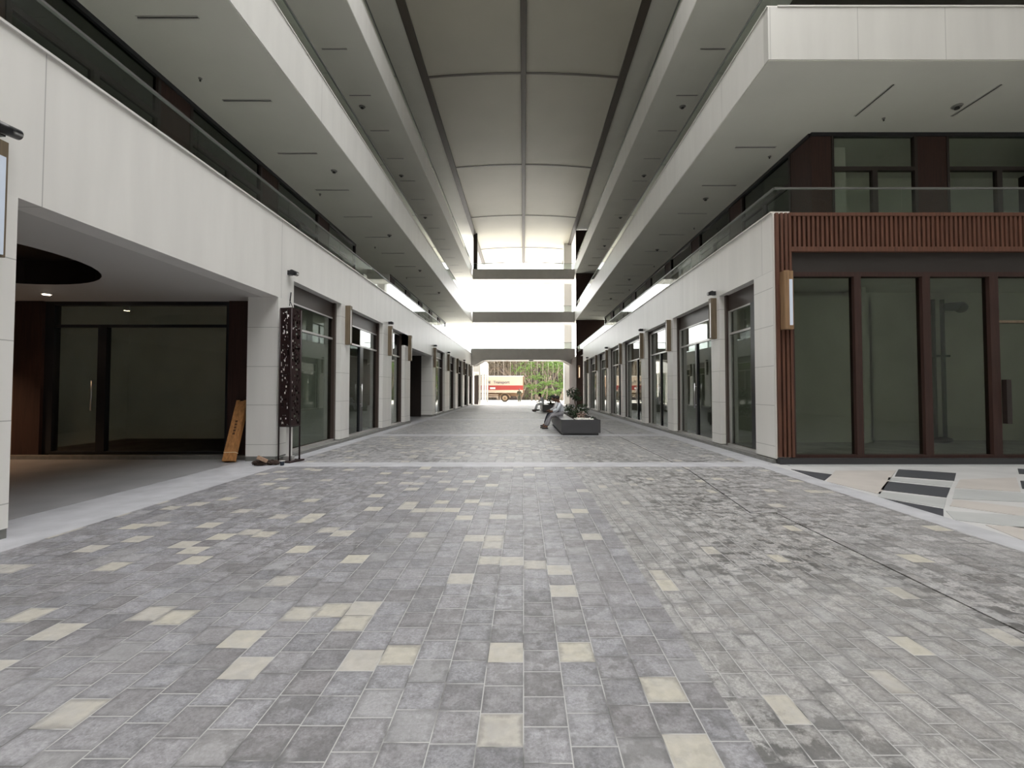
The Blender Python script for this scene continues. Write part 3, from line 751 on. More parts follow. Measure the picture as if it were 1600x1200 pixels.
bridge(8.38, 9.42, 'middle grey footbridge between the wings')
bridge(12.76, 13.75, 'topmost grey footbridge, just under the canopy')
c = MB().box(.55, 1.0, 46.5, 46.9, 4.5, 4.59).build('bridge_camera', M['black'], None, loc=(.8, 46.7, 4.55)); tag(c, 'small black fitting under the lowest footbridge', 'fitting')

# sunlit wing continuing beyond the bridges, recess side
t = empty('far_wing', (-4.6, 49, 0), 'sunlit off-white portico with slim columns beyond the bridges', 'building', kind='structure')
box('fascia', M['white'], t, -4.62, -9, 49.0, 60, 3.5, 5.0)
box('wall', M['white'], t, -5.6, -5.8, 53, 60, 0, 3.5)
for y in (49.2, 52.6, 56.0, 59.6): box('column', M['white'], t, -4.62, -4.8, y, y+.2, 0, 3.5)
box('door', M['brown'], t, -5.3, -4.85, 49.3, 49.4, 0, 3.1)
box('glass_pane', M['glass'], t, -5.55, -5.56, 53, 60, 0, 3.5)

# ------------------------------------------------------------------ wall lamps and floodlights
def sconce(x, y, z0, z1, ax, s, label, lit=None, w=.10, dpt=.15):
    """ax 'X': on a street wall, s is the side; ax 'Y': on the front facing the courtyard"""
    t = empty('wall_lamp', (x, y, (z0+z1)/2), label, 'wall lamp', 'slim bronze wall lamps')
    if ax == 'X':
        d0 = x-s*(dpt-.02)
        f = MB(); f.box(x, d0, y-.08, y+.08, z0, z1).box(d0, x-s*dpt, y-.08, y-.055, z0, z1).box(d0, x-s*dpt, y+.055, y+.08, z0, z1).box(d0, x-s*dpt, y-.055, y+.055, z1-.12, z1).box(d0, x-s*dpt, y-.055, y+.055, z0, z0+.04)
        f.build('casing', M['lampw'], t)
        box('diffuser', M['alu'], t, d0, d0-s*.012, y-.055, y+.055, z0+.04, z1-.12)
    else:
        MB().box(x-.10, x+.0, y-.16, y, z0, z1).box(x+.0, x+.10, y-.13, y, z0, z1).build('casing', M['lampo'], t)
        box('diffuser', M[lit], t, x+.0, x+.07, y-.155, y-.13, z0+.08, z1-.18)
    return t
sconce(5.37, YW-.10, 2.74, 3.93, 'Y', 1, 'lit slim wall lamp on the slatted wooden corner', 'diff')
sconce(4.98, 41.2, 2.6, 3.75, 'Y', 1, 'glowing slim wall lamp on the wood-clad end block', 'diffw')
# large lamp on the near pier: bluish lit face towards the street
t = empty('wall_lamp', (XL, 4.5, 3.2), 'bronze wall lamp with bluish lit face on the pier at the frame edge', 'wall lamp', 'slim bronze wall lamps')
MB().box(XL, XL+.17, 4.27, 4.45, 2.80, 3.94).build('casing', M['lampw'], t)
box('diffuser', M['diff'], t, XL+.17, XL+.185, 4.28, 4.42, 2.82, 3.78)
Lp = [(13.5, 0), (17.75, 1), (20.85, 0), (26.75, 1), (31.6, 1), (35.9, 0), (39.9, 1), (43.8, 0)]
for k, (y, fl_) in enumerate(Lp):
    sconce(XL, y, 2.85, 4.0, 'X', -1, 'slim bronze wall lamp on the recess side, %s pier past the steel tower' % ORD[k])
Rp = [(12.3, 1), (16.1, 0), (19.8, 1), (24.15, 0), (28.1, 1), (32.15, 0), (36.6, 1)]
for k, (y, fl_) in enumerate(Rp):
    sconce(XR, y, 2.88, 3.98, 'X', 1, 'slim bronze wall lamp on the %s pier from the slatted wooden corner' % ORD[k+1])
def flood(s, y, z, label):
    x = XL if s < 0 else XR
    t = empty('floodlight', (x, y, z), label, 'floodlight', 'black floodlights over the piers')
    mb = MB(); mb.tube((x-s*.13, y-.12, z-.01), (x-s*.13, y+.12, z+.01), .058, .052, 16).build('housing', M['black'], t)
    box('bracket', M['black'], t, x, x-s*.08, y-.05, y+.05, z-.05, z+.05)
flood(-1, 4.45, 4.08, 'black floodlight above the lamp on the pier at the frame edge')
flood(-1, 10.15, 4.12, 'black floodlight above the perforated steel tower')
for k, (y, f_) in enumerate(Lp):
    if f_: flood(-1, y, 4.12, 'black floodlight on the recess side, %s pier past the steel tower' % ORD[k])
for k, (y, f_) in enumerate(Rp):
    if f_: flood(1, y, 4.12, 'black floodlight on the %s pier from the slatted wooden corner' % ORD[k+1])
w_ = MB().tube((XL+.02, 10.2, 3.5), (XL+.03, 10.22, 3.7), .012).tube((XL+.02, 10.2, 3.5), (XL+.06, 10.25, 3.36), .008).tube((XL+.02, 10.2, 3.5), (XL+.05, 10.12, 3.38), .008)
tag(w_.build('loose_wire', M['black'], None, loc=(XL, 10.2, 3.5)), 'loose wire end hanging on the pier above the steel tower', 'wire')

# downlight in the recess ceiling
t = empty('downlight', (-9.8, 9.35, 3.5), 'small lit downlight in the recess ceiling', 'downlight')
MB().tube((-9.8, 9.35, 3.47), (-9.8, 9.35, 3.5), .09, seg=20).build('trim_ring', M['white'], t)
MB().tube((-9.8, 9.35, 3.462), (-9.8, 9.35, 3.47), .06, seg=16).build('lens', mat('downlight_lens', (1, .9, .75), .3, emis=(1, .85, .65), estr=8), t)
for nm_, lc, en in (('downlight_lamp', (-9.8, 9.35, 3.4), 6), ('recess_lamp', (-12.6, 8.6, 3.3), 70)):
    ld = bpy.data.lights.new(nm_, 'SPOT'); ld.energy = en; ld.color = (1, .62, .36); ld.spot_size = 2.0; ld.spot_blend = .6; ld.shadow_soft_size = .06
    lo = bpy.data.objects.new(nm_, ld); C.objects.link(lo); lo.location = lc

# ------------------------------------------------------------------ slots, sprinklers and speakers in the soffits
def slot(x0, x1, y0, y1, z, label, grp):
    t = empty('slot_diffuser', ((x0+x1)/2, (y0+y1)/2, z), label, 'air slot', grp)
    box('slot_gap', M['slot'], t, x0+.01, x1-.01, y0+.008, y1-.008, z-.012, z-.002)
    f = MB(); f.box(x0, x1, y0-.012, y0+.008, z-.016, z).box(x0, x1, y1-.008, y1+.012, z-.016, z); f.build('slot_frame', M['alu'], t)
for sd in (-1, 1):
    k = 0; y = 8.3 if sd < 0 else 12.85
    while y < 45:
        xa, xb = (6.05, 7.2)
        slot(min(sd*xa, sd*xb), max(sd*xa, sd*xb), y, y+.045, 8.448, 'thin air slot under the third level gallery %s, %s of the row' % (SIDE[sd], ORD[k]), 'air slots in the gallery soffits')
        y += 2.45; k += 1
    k = 0; y = 10.3
    while y < 45:
        slot(min(sd*6.0, sd*6.85), max(sd*6.0, sd*6.85), y, y+.045, 13.098, 'thin air slot under the fourth level gallery %s, %s of the row' % (SIDE[sd], ORD[k]), 'air slots in the gallery soffits')
        y += 2.45; k += 1
def yslot(x, y0, y1, label):
    t = empty('slot_diffuser', (x, y0, 8.465), label, 'air slot', 'air slots in the gallery soffits')
    box('slot_gap', M['slot'], t, x-.015, x+.015, y0, y1, 8.436, 8.446)
    MB().box(x-.03, x-.015, y0, y1, 8.432, 8.45).box(x+.015, x+.03, y0, y1, 8.432, 8.45).build('slot_frame', M['alu'], t)
for k, x in enumerate((8.4, 10.85, 13.3)): yslot(x, 10.2, 11.4, 'thin air slot over the courtyard glazing, %s from the gallery corner' % ORD[k])
def disc(x, y, z, r, label, cat, nm_):
    t = empty(nm_, (x, y, z), label, cat, cat + ' fittings in the soffits')
    MB().tube((x, y, z), (x, y, z-.03), r, r*.8, 14).build('cover', M['plinth'], t)
    MB().tube((x, y, z-.03), (x, y, z-.07), r*.35, r*.5, 8).build('nozzle', M['slot'], t)
for k, y in enumerate((10.0, 16.0, 22.0, 28.0)):
    disc(-7.2, y, 8.45, .04, 'small sprinkler under the third level gallery, recess side, %s of the row' % ORD[k], 'sprinkler', 'sprinkler')
    disc(-6.0, y+4.3, 8.45, .10, 'round speaker under the third level gallery, recess side, %s of the row' % ORD[k], 'speaker', 'ceiling_speaker')
    disc(-6.6, y+2.4, 13.10, .13, 'round speaker under the fourth level gallery, recess side, %s of the row' % ORD[k], 'speaker', 'ceiling_speaker')
    disc(7.3, y+3.4, 8.45, .04, 'small sprinkler under the third level gallery, slatted-corner side, %s of the row' % ORD[k], 'sprinkler', 'sprinkler')
    disc(6.6, y+6.4, 8.45, .10, 'round speaker under the third level gallery, slatted-corner side, %s of the row' % ORD[k], 'speaker', 'ceiling_speaker')
    disc(6.5, y+8.4, 13.10, .13, 'round speaker under the fourth level gallery, slatted-corner side, %s of the row' % ORD[k], 'speaker', 'ceiling_speaker')
disc(9.2, 11.5, 8.45, .04, 'small sprinkler over the courtyard glazing, beside the first air slot', 'sprinkler', 'sprinkler')
disc(10.6, 11.0, 8.45, .12, 'round speaker over the courtyard glazing, beside the second air slot', 'speaker', 'ceiling_speaker')

# ------------------------------------------------------------------ perforated steel tower
TX, TY = -4.96, 9.72
t = empty('steel_tower', (TX, TY, 0), 'tall dark red perforated steel light tower against the white pier', 'steel tower')
R45 = Matrix.Rotation(math.radians(-14), 4, 'Z')
hw = .14
def rp_(u, v): p_ = R45 @ Vector((u, v, 0)); return (TX+p_.x, TY+p_.y)
c4 = [(-hw, -hw), (hw, -hw), (hw, hw), (-hw, hw)]
MB().prism([rp_(u*1.5, v*1.5) for u, v in c4], 0, .03).build('base_plate', M['rust'], t)
for u, v in c4:
    x, y = rp_(u, v); MB().tube((x, y, .02), (x, y, 3.22), .018, seg=4).build('corner_post', M['rust'], t)
MB().prism([rp_(u*1.05, v*1.05) for u, v in c4], 3.20, 3.24).build('top_plate', M['rust'], t)
rnd = random.Random(3)
for i in range(4):
    (u0, v0), (u1, v1) = c4[i], c4[(i+1) % 4]
    b_ = MB(); nx = 9; z = .75; dz = .045
    while z < 3.2:
        for q in range(nx):
            if 0 < q < nx-1 and rnd.random() < .30: continue
            a, b = q/nx, (q+1)/nx
            p0 = rp_(u0+(u1-u0)*a, v0+(v1-v0)*a); p1 = rp_(u0+(u1-u0)*b, v0+(v1-v0)*b)
            b_.poly([(p0[0], p0[1], z), (p1[0], p1[1], z), (p1[0], p1[1], z+dz), (p0[0], p0[1], z+dz)])
        z += dz
    bmesh.ops.remove_doubles(b_.bm, verts=b_.bm.verts[:], dist=1e-4)
    o = b_.build('perforated_panel', M['rust'], t)
    md = o.modifiers.new('thickness', 'SOLIDIFY'); md.thickness = .004
    p0, p1 = rp_(u0, v0), rp_(u1, v1)
    MB().tube((*p0, .75), (*p1, .75), .015, seg=4).build('cross_bar', M['rust'], t)
MB().box(TX-.055, TX+.055, TY-.03, TY+.03, .03, .74).build('inner_lamp_post', M['white'], t)
MB().box(TX-.09, TX+.09, TY-.06, TY+.06, .03, .12).build('inner_box', M['alu'], t)

# ------------------------------------------------------------------ timber bundle, rubble
t = empty('timber_bundle', (-6.1, 9.7, 0), 'bundle of orange-brown timber leaning beside the recess shopfront', 'timber bundle')
p0 = Vector((-6.14, 9.58, .02)); p1 = Vector((-6.17, 10.08, 1.27))
ax = (p1-p0).normalized(); ux = Vector((1, 0, .035)); ux = (ux-ax*ux.dot(ax)).normalized(); q = Matrix((ux, ax.cross(ux), ax)).transposed().to_4x4()
def tb(name, m, w0, w1, h0, h1, l0, l1, par, rad=0):
    b_ = MB(); L = (p1-p0).length
    b_.box(w0, w1, h0, h1, l0*L, l1*L, bev=rad)
    bmesh.ops.transform(b_.bm, matrix=Matrix.Translation(p0) @ q, verts=b_.bm.verts[:])
    return b_.build(name, m, par)
for k in range(3):
    for j in range(2):
        tb('board', M['timber'], -.12+k*.08, -.042+k*.08, -.05+j*.05, -.002+j*.05, 0, 1-.02*((k+j) % 2), t, .003)
tb('string', M['string'], -.124, .124, -.056, .054, .13, .14, t)
for k in range(5): tb('stamp', M['ink'], -.02, .02, .0482, .0492, .42+k*.05, .455+k*.05, t)
for k in range(5): tb('stamp', M['ink'], -.03, .02, -.0522, -.0508, .42+k*.05, .455+k*.05, t)
t = MB().box(-5.30, -5.10, 9.10, 9.20, .10, .165, rot=Matrix.Rotation(.5, 4, 'Z') @ Matrix.Rotation(.5, 4, 'Y'), bev=.006)
tag(t.build('brick', M['brick'], None, loc=(-5.2, 9.15, .1)), 'pinkish brick lying on the dark cloth by the pier', 'brick')
b_ = MB(); b_.ball((-5.28, 9.22, .05), .10, sc=(1.6, 1, .5), jit=.018, sub=3); b_.ball((-5.06, 9.28, .045), .09, sc=(1.5, 1, .5), jit=.018, sub=3)
tag(b_.build('cloth_heap', M['sack'], None, loc=(-5.2, 9.25, 0)), 'crumpled dark brown cloth on the paving by the pier', 'cloth')
t = empty('cup', (-4.83, 9.2, 0), 'small navy pot standing beside the steel tower base', 'pot')
MB().tube((-4.83, 9.2, 0), (-4.83, 9.2, .085), .035, .05, 16).build('bowl', M['cup'], t)
MB().tube((-4.83, 9.2, .085), (-4.83, 9.2, .098), .056, .056, 16).build('rim', M['alu'], t)

# ------------------------------------------------------------------ planters
def foliage(center, rad, n, size, seed, sc=(1, 1, 1)):
    r = random.Random(seed); b_ = MB(); c0 = Vector(center)
    for _ in range(n):
        d = Vector((r.gauss(0, 1), r.gauss(0, 1), r.gauss(0, 1))).normalized()*rad*(r.random()**.4)
        p = c0+Vector((d.x*sc[0], d.y*sc[1], d.z*sc[2])); s = size*r.uniform(.6, 1.3)
        a = Vector((r.gauss(0, 1), r.gauss(0, 1), r.gauss(0, .6))).normalized(); bb = a.cross(Vector((r.gauss(0, 1), r.gauss(0, 1), r.gauss(0, 1)))).normalized()
        b_.poly([p-a*s, p+bb*s*.45, p+a*s, p-bb*s*.45])
    return b_
def planter(x0, x1, y0, y1, h, label):
    t = empty('planter', ((x0+x1)/2, (y0+y1)/2, 0), label, 'planter')
    box('plinth', M['kerb'], t, x0+.06, x1-.06, y0+.06, y1-.06, 0, .08)
    b_ = MB(); w = .05
    b_.box(x0, x1, y0, y0+w, .08, h).box(x0, x1, y1-w, y1, .08, h).box(x0, x0+w, y0+w, y1-w, .08, h).box(x1-w, x1, y0+w, y1-w, .08, h)
    b_.build('box_side', M['planter'], t)
    box('bench_top', M['bench'], t, x0+w, x0+.45, y0+w, y1-w, h-.05, h-.005)
    box('soil_bed', M['soil'], t, x0+.45, x1-w, y0+w, y1-w, .3, h-.04)
    return t
planter(1.26, 2.57, 15.3, 20.6, .52, 'long charcoal planter bench in the middle of the street, with two people')
planter(1.30, 2.45, 31.5, 36.0, .52, 'charcoal planter bench farther off, near the footbridges')
def plant(name, loc, label, cat, leaves, stems, mleaf='leafd', extra=None):
    t = empty(name, loc, label, cat)
    b_ = MB()
    for a, b, r0, r1 in stems: b_.tube(Vector(loc)+Vector(a), Vector(loc)+Vector(b), r0, r1, 6)
    b_.build('stem', M['bark'], t)
    for i, (c, r_, n, s, sc) in enumerate(leaves):
        foliage(Vector(loc)+Vector(c), r_, n, s, hash(name) % 97 * 0 + i*13 + int(loc[0]*10), sc).build('foliage', M[mleaf], t)
    return t
plant('cloud_tree', (2.08, 18.6, .33), 'small cloud-pruned tree rising behind the seated men', 'tree',
      [((-.05, 0, 1.05), .30, 260, .05, (1.0, 1, .8)), ((.12, 0, .85), .2, 120, .05, (1, 1, .6)), ((-.22, 0, .45), .24, 170, .05, (1, 1, .7)), ((.02, 0, .25), .22, 120, .05, (1.2, 1, .6))],
      [((0, 0, 0), (.08, 0, .4), .04, .03), ((.08, 0, .4), (-.02, 0, .8), .03, .02), ((-.02, 0, .8), (-.05, 0, 1.1), .02, .01), ((.06, 0, .35), (-.2, 0, .5), .02, .01)])
plant('round_shrub', (2.25, 17.6, .48), 'dark round shrub in the planter beside the cloud tree', 'shrub', [((0, 0, .27), .30, 260, .045, (1, 1, .85))], [((0, 0, 0), (0, 0, .25), .02, .01)])
plant('low_shrub', (1.95, 17.2, .48), 'low spreading shrub at the foot of the cloud tree', 'shrub', [((0, 0, .12), .26, 180, .04, (1.2, 1.2, .6))], [((0, 0, 0), (0, 0, .1), .02, .01)])
plant('blossom_plant', (2.08, 16.5, .48), 'pale pinkish blossom plant in the near end of the planter', 'plant', [((0, 0, .14), .16, 70, .035, (1.1, 1, .9))], [((0, 0, 0), (.03, 0, .2), .012, .006), ((0, 0, 0), (-.05, 0, .3), .012, .006)], 'pink')
plant('corner_seedling', (2.42, 15.9, .48), 'small dark seedling at the planter corner', 'plant', [((0, 0, .07), .09, 40, .03, (1.2, 1, .6))], [((0, 0, 0), (0, 0, .07), .008, .005)])
b_ = MB(); r_ = random.Random(5)
for _ in range(150):
    b_.ball((r_.uniform(1.8, 2.4), r_.uniform(15.5, 16.5), .50+r_.uniform(0, .02)), r_.uniform(.02, .035), sub=1, sc=(1.2, 1, .6))
tag(b_.build('white_pebbles', M['stone'], None, loc=(2.1, 16, .48)), 'bed of white pebbles in the near end of the planter', 'pebbles', kind='stuff')
plant('far_planter_shrub', (1.95, 32.6, .48), 'dark shrub in the farther planter bench', 'shrub', [((0, 0, .35), .38, 200, .07, (.8, 1, 1))], [((0, 0, 0), (0, 0, .3), .03, .02)])
b_ = MB().ball((.92, 34.0, .05), .18, sc=(1.8, 1, .35), jit=.01)
tag(b_.build('dark_bag', M['sack'], None, loc=(.92, 34, 0)), 'flat dark bag lying on the floor by the farther planter', 'bag')

# ------------------------------------------------------------------ people
def skin(name, chain, m, parent, sub=2):
    """CHAIN: list of (key, parent key, (x,y,z), radius) in world coordinates; the first is the root"""
    o0 = origin(parent); keys = [c[0] for c in chain]
    me = bpy.data.meshes.new(name)
    me.from_pydata([Vector(c[2])-o0 for c in chain], [(keys.index(c[1]), i) for i, c in enumerate(chain) if c[1] is not None], [])
    me.materials.append(m)
    o = bpy.data.objects.new(name, me); C.objects.link(o); o.parent = parent
    sk = o.modifiers.new('skin', 'SKIN'); sk.use_smooth_shade = True
    if not me.skin_vertices: me.attributes  # created with the modifier
    if not me.skin_vertices:
        b2 = bmesh.new(); b2.from_mesh(me); b2.verts.layers.skin.verify(); b2.to_mesh(me); b2.free()
    for i, c in enumerate(chain):
        r_ = c[3]; sv = me.skin_vertices[0].data[i]; sv.radius = r_ if isinstance(r_, tuple) else (r_, r_); sv.use_root = (i == 0)
    ss = o.modifiers.new('subdivision', 'SUBSURF'); ss.levels = sub; ss.render_levels = sub
    return o

def person(label, J, mats, scale=1.0):
    """J: joint positions in world coordinates"""
    V = {k: Vector(v) for k, v in J.items()}
    t = empty('person', (V['pelvis'].x, V['pelvis'].y, 0), label, 'person', 'people on the street')
    def lerp(a, b, f): return V[a]*(1-f)+V[b]*f
    ch = [('pelvis', None, V['pelvis'], (.15, .12)), ('waist', 'pelvis', lerp('pelvis', 'chest', .45), (.10, .075)), ('chest', 'waist', V['chest'], (.12, .08)),
          ('neckb', 'chest', V['neck'], .06), ('neck2', 'neckb', lerp('neck', 'head', .4), .05), ('head', 'neck2', V['head'], (.098, .115)), ('crown', 'head', V['crown'], (.10, .11))]
    for s in 'lr':
        ch += [('sh'+s, 'chest', V['sh'+s], .06), ('el'+s, 'sh'+s, V['el'+s], .043), ('wr'+s, 'el'+s, V['wr'+s], .028),
               ('ha'+s, 'wr'+s, V['ha'+s], (.036, .018)),
               ('hip'+s, 'pelvis', V['hip'+s], .085), ('kn'+s, 'hip'+s, V['kn'+s], .058), ('an'+s, 'kn'+s, V['an'+s], .04), ('toe'+s, 'an'+s, V['toe'+s], .035)]
        hd = (V['ha'+s]-V['wr'+s]).normalized(); side = hd.cross(Vector((0, 0, 1)))
        side = side.normalized() if side.length > .01 else Vector((1, 0, 0)); dn = hd.cross(side).normalized()
    body = skin('body', [(k, p, v, (r if isinstance(r, tuple) else (r, r))) for k, p, v, r in ch], mats['skin'], t)
    for s in 'lr':
        hd = (V['ha'+s]-V['wr'+s]).normalized(); side = hd.cross(Vector((0, 0, 1)))
        side = side.normalized() if side.length > .01 else Vector((1, 0, 0)); dn = Vector((0, 0, -1))
        for f in range(4):
            b0 = V['ha'+s]+side*(f-1.5)*.020-hd*.02; L = (.070, .080, .075, .060)[f]
            skin('finger', [('a', None, b0, .010), ('b', 'a', b0+hd*L*.6+dn*.006, .0095), ('c', 'b', b0+hd*L*.95+dn*.03, .008)], mats['skin'], t, 1)
        b0 = lerp('wr'+s, 'ha'+s, .5)+side*.030
        skin('thumb', [('a', None, b0, .012), ('b', 'a', b0+hd*.03+side*.022, .011), ('c', 'b', b0+hd*.06+side*.022+dn*.01, .009)], mats['skin'], t, 1)
    # clothes follow the body
    skin('shirt', [('p', None, lerp('pelvis', 'chest', .05), (.165, .135)), ('w', 'p', lerp('pelvis', 'chest', .5), (.155, .125)), ('c', 'w', V['chest'], (.205, .155)), ('n', 'c', lerp('neck', 'chest', .12), (.085, .08)),
                   ('sl', 'c', V['shl'], .078), ('el', 'sl', V['ell'], .060), ('wl', 'el', lerp('ell', 'wrl', .8), .045),
                   ('sr', 'c', V['shr'], .078), ('er', 'sr', V['elr'], .060), ('wr', 'er', lerp('elr', 'wrr', .8), .045)], mats['shirt'], t)
    skin('trousers', [('p', None, V['pelvis']+Vector((0, 0, .0)), (.13, .11)), ('w', 'p', lerp('pelvis', 'chest', .3), (.13, .105)), ('hl', 'p', V['hipl'], .105), ('kl', 'hl', V['knl'], .078), ('al', 'kl', lerp('knl', 'anl', .99), .066),
                      ('hr', 'p', V['hipr'], .105), ('kr', 'hr', V['knr'], .078), ('ar', 'kr', lerp('knr', 'anr', .99), .066)], mats['trousers'], t)
    for s in 'lr':
        a, b = V['an'+s], V['toe'+s]; d = (b-a); d.z = 0; d = d.normalized()
        heel = Vector((a.x, a.y, .04))-d*.05; toe = Vector((a.x, a.y, .03))+d*.20
        skin('shoe', [('h', None, heel, (.042, .04)), ('m', 'h', heel*.5+toe*.5+Vector((0, 0, .008)), (.045, .04)), ('t', 'm', toe, (.038, .028))], mats['shoe'], t, 2)
    # head details
    h = V['head']; fd = Vector(J['face']).normalized(); up = (V['crown']-V['head']).normalized(); rt = fd.cross(up).normalized(); up = rt.cross(fd)
    hc = h*.45+V['crown']*.55
    b_ = MB()
    b_.ball((0, 0, 0), .098, sub=3)
    for v in b_.bm.verts:
        co = v.co.copy()
        v.co = hc+rt*co.x*.98+up*(co.z*1.05+.012)+fd*(co.y*1.02-.022)
    bmesh.ops.delete(b_.bm, geom=[v for v in b_.bm.verts if (v.co-hc).dot(fd) > .045 and (v.co-hc).dot(up) < .055 or (v.co-hc).dot(up) < -.055], context='VERTS')
    b_.build('hair', mats['hair'], t)
    f0 = h*.8+V['crown']*.2+fd*.086
    MB().tube(f0+up*.015, f0+fd*.022-up*.018, .008, .014, 6).ball(f0+fd*.018-up*.018, .014, sub=1).build('nose', mats['skin'], t)
    MB().ball(f0-up*.05+fd*.0, .02, sub=1, sc=(1, 1, .4)).build('mouth', M['rust'], t)
    for s in (-1, 1):
        MB().ball(f0+up*.022+rt*s*.030, .011, sub=1).build('eye', M['hair'], t)
        MB()\
            .ball(h+rt*s*.084+up*.012, .024, sub=2, sc=(.5, 1, 1.3)).build('ear', mats['skin'], t)
    return t
def seated(x, y, zs=.50, face=-1, lean=.25, hs=0, knees=.0, feet=(.0, .0), rest=True, sc=1.):
    """a person sitting on a bench at x,y facing -x, leaning forward"""
    f = face
    P = dict(pelvis=(x, y, zs+.12), chest=(x+f*lean*.6, y, zs+.38), neck=(x+f*lean*1.0, y, zs+.54), head=(x+f*(lean*1.1+.07), y, zs+.63), crown=(x+f*(lean*1.1+.10), y, zs+.73))
    P['face'] = (f, 0, -.45)
    for s, k in (('l', -1), ('r', 1)):
        yy = y+k*.10; ft = feet[0] if k < 0 else feet[1]
        P['hip'+s] = (x+f*.03, yy, zs+.09)
        kx = x+f*.46
        P['kn'+s] = (kx, y+k*.15, zs+.02+.02*k)
        P['an'+s] = (kx+f*(.05+ft), y+k*.16, .10); P['toe'+s] = (kx+f*(.16+ft), y+k*.17, .045)
        P['sh'+s] = (x+f*lean*.8, y+k*.19, zs+.46)
        P['el'+s] = (x+f*(lean*.6+.14), y+k*.25, zs+.24)
        P['wr'+s] = (x+f*(lean*.6+.34), y+k*.08, zs+.17)
        P['ha'+s] = (x+f*(lean*.6+.41), y+k*.055, zs+.16)
    return P
pm = dict(skin=M['skin'], shirt=M['shirt'], trousers=M['trous'], shoe=M['shoe'], hair=M['hair'])
person('person in pale checked shirt and grey trousers sitting hunched on the planter', seated(1.52, 18.0, lean=.12, feet=(.10, .16)), pm)
person('person in white shirt and navy trousers on the planter beyond the hunched one', seated(1.50, 18.95, lean=.16, feet=(.05, .1)), dict(pm, shirt=M['shirt2'], trousers=M['trous2']))
ph = MB().box(.93, 1.0, 17.96, 18.04, .695, .705, rot=Matrix.Rotation(.5, 4, 'Y')).build('phone', M['black'], None, loc=(.96, 18, .7)); tag(ph, 'dark phone in the hands of the person in grey trousers', 'phone')
person('person in white top sitting on the farther planter bench', seated(1.42, 32.4, lean=.18, feet=(.05, .1)), dict(pm, shirt=M['shirt2'], trousers=M['shirt2']))
def standing(x, y):
    P = dict(pelvis=(x, y, .92), chest=(x, y, 1.28), neck=(x, y, 1.43), head=(x, y-.01, 1.54), crown=(x, y, 1.63), face=(0, -1, -.05))
    for s, k in (('l', -1), ('r', 1)):
        P['hip'+s] = (x+k*.09, y, .88); P['kn'+s] = (x+k*.10, y-.02, .48); P['an'+s] = (x+k*.11, y, .09); P['toe'+s] = (x+k*.12, y-.14, .04)
        P['sh'+s] = (x+k*.19, y, 1.36); P['el'+s] = (x+k*.25, y+.02, 1.08); P['wr'+s] = (x+k*.26, y-.04, .84); P['ha'+s] = (x+k*.26, y-.06, .77)
    return P
person('person in dark olive clothes standing in the sunlit yard before the lorry', standing(-.50, 54.5), dict(pm, shirt=M['olive'], trousers=M['olive']))

# ------------------------------------------------------------------ lorry
LY = 60.0
t = empty('lorry', (-4, LY, 0), 'cream and red lorry with lettering, parked in the sunlit yard', 'lorry')
box('cargo_body', M['cream'], t, -8.6, .0, LY, LY+2.4, 1.2, 3.35)
box('red_stripe', M['red'], t, -8.62, -.08, LY-.02, LY+2.42, 1.55, 2.15)
box('roof_rail', M['white'], t, -8.65, .05, LY-.05, LY+2.45, 3.33, 3.42)
box('rear_post', M['chassis'], t, -.08, .06, LY-.03, LY+2.43, 1.1, 3.35)
box('lower_stripe', M['cream'], t, -8.6, 0, LY-.03, LY+.0, 1.2, 1.35)
box('chassis', M['chassis'], t, -10.5, -.1, LY+.5, LY+1.9, .75, 1.15)
for z in (.62, .86): box('side_guard', M['cream'], t, -7.0, -3.3, LY+.02, LY+.08, z, z+.10)
def wheel(x, y):
    o = MB().tube((x, y, .50), (x, y+.3, .50), .50, seg=28).build('wheel', M['tyre'], t)
    MB().tube((x, y-.02, .50), (x, y+.0, .50), .33, .33, seg=24).build('rim', M['rim'], o)
    MB().tube((x, y-.06, .50), (x, y-.02, .50), .13, .15, seg=16).build('hub', M['chassis'], o)
    a = MB()
    for k in range(9):
        a0, a1 = PI*k/9, PI*(k+1)/9
        a.tube((x+.66*math.cos(a0), y+.1, .52+.62*math.sin(a0)), (x+.66*math.cos(a1), y+.1, .52+.62*math.sin(a1)), .035, seg=6)
    a.build('mudguard', M['rim'], t)
for x in (-2.45, -9.6):
    for y in (LY+.05, LY+2.05): wheel(x, y)
cab = box('cab', M['cream'], t, -11.0, -8.8, LY+.1, LY+2.3, .8, 3.0, bev=.12)
box('side_window', M['black'], cab, -10.6, -9.5, LY+.07, LY+.1, 1.9, 2.6)
box('windscreen', M['black'], cab, -11.02, -10.99, LY+.3, LY+2.1, 1.8, 2.7)
box('lettering_patch', M['white'], t, -4.4, -3.7, LY-.03, LY-.02, 1.68, 1.9)
tc = bpy.data.curves.new('lettering', 'FONT'); tc.body = 'Transport'; tc.size = .52; tc.extrude = .01; tc.offset = .008
to = bpy.data.objects.new('lettering', tc); C.objects.link(to); tc.materials.append(M['letter']); to.parent = t
to.location = Vector((-3.95, LY-.03, 2.4))-t.location; to.rotation_euler = (PI/2, 0, 0)
tc2 = bpy.data.curves.new('lettering', 'FONT'); tc2.body = 'N'; tc2.size = .5; tc2.extrude = .01; tc2.offset = .03
to2 = bpy.data.objects.new('lettering', tc2); C.objects.link(to2); tc2.materials.append(M['letter']); to2.parent = t
to2.location = Vector((-4.75, LY-.03, 2.4))-t.location; to2.rotation_euler = (PI/2, 0, 0)

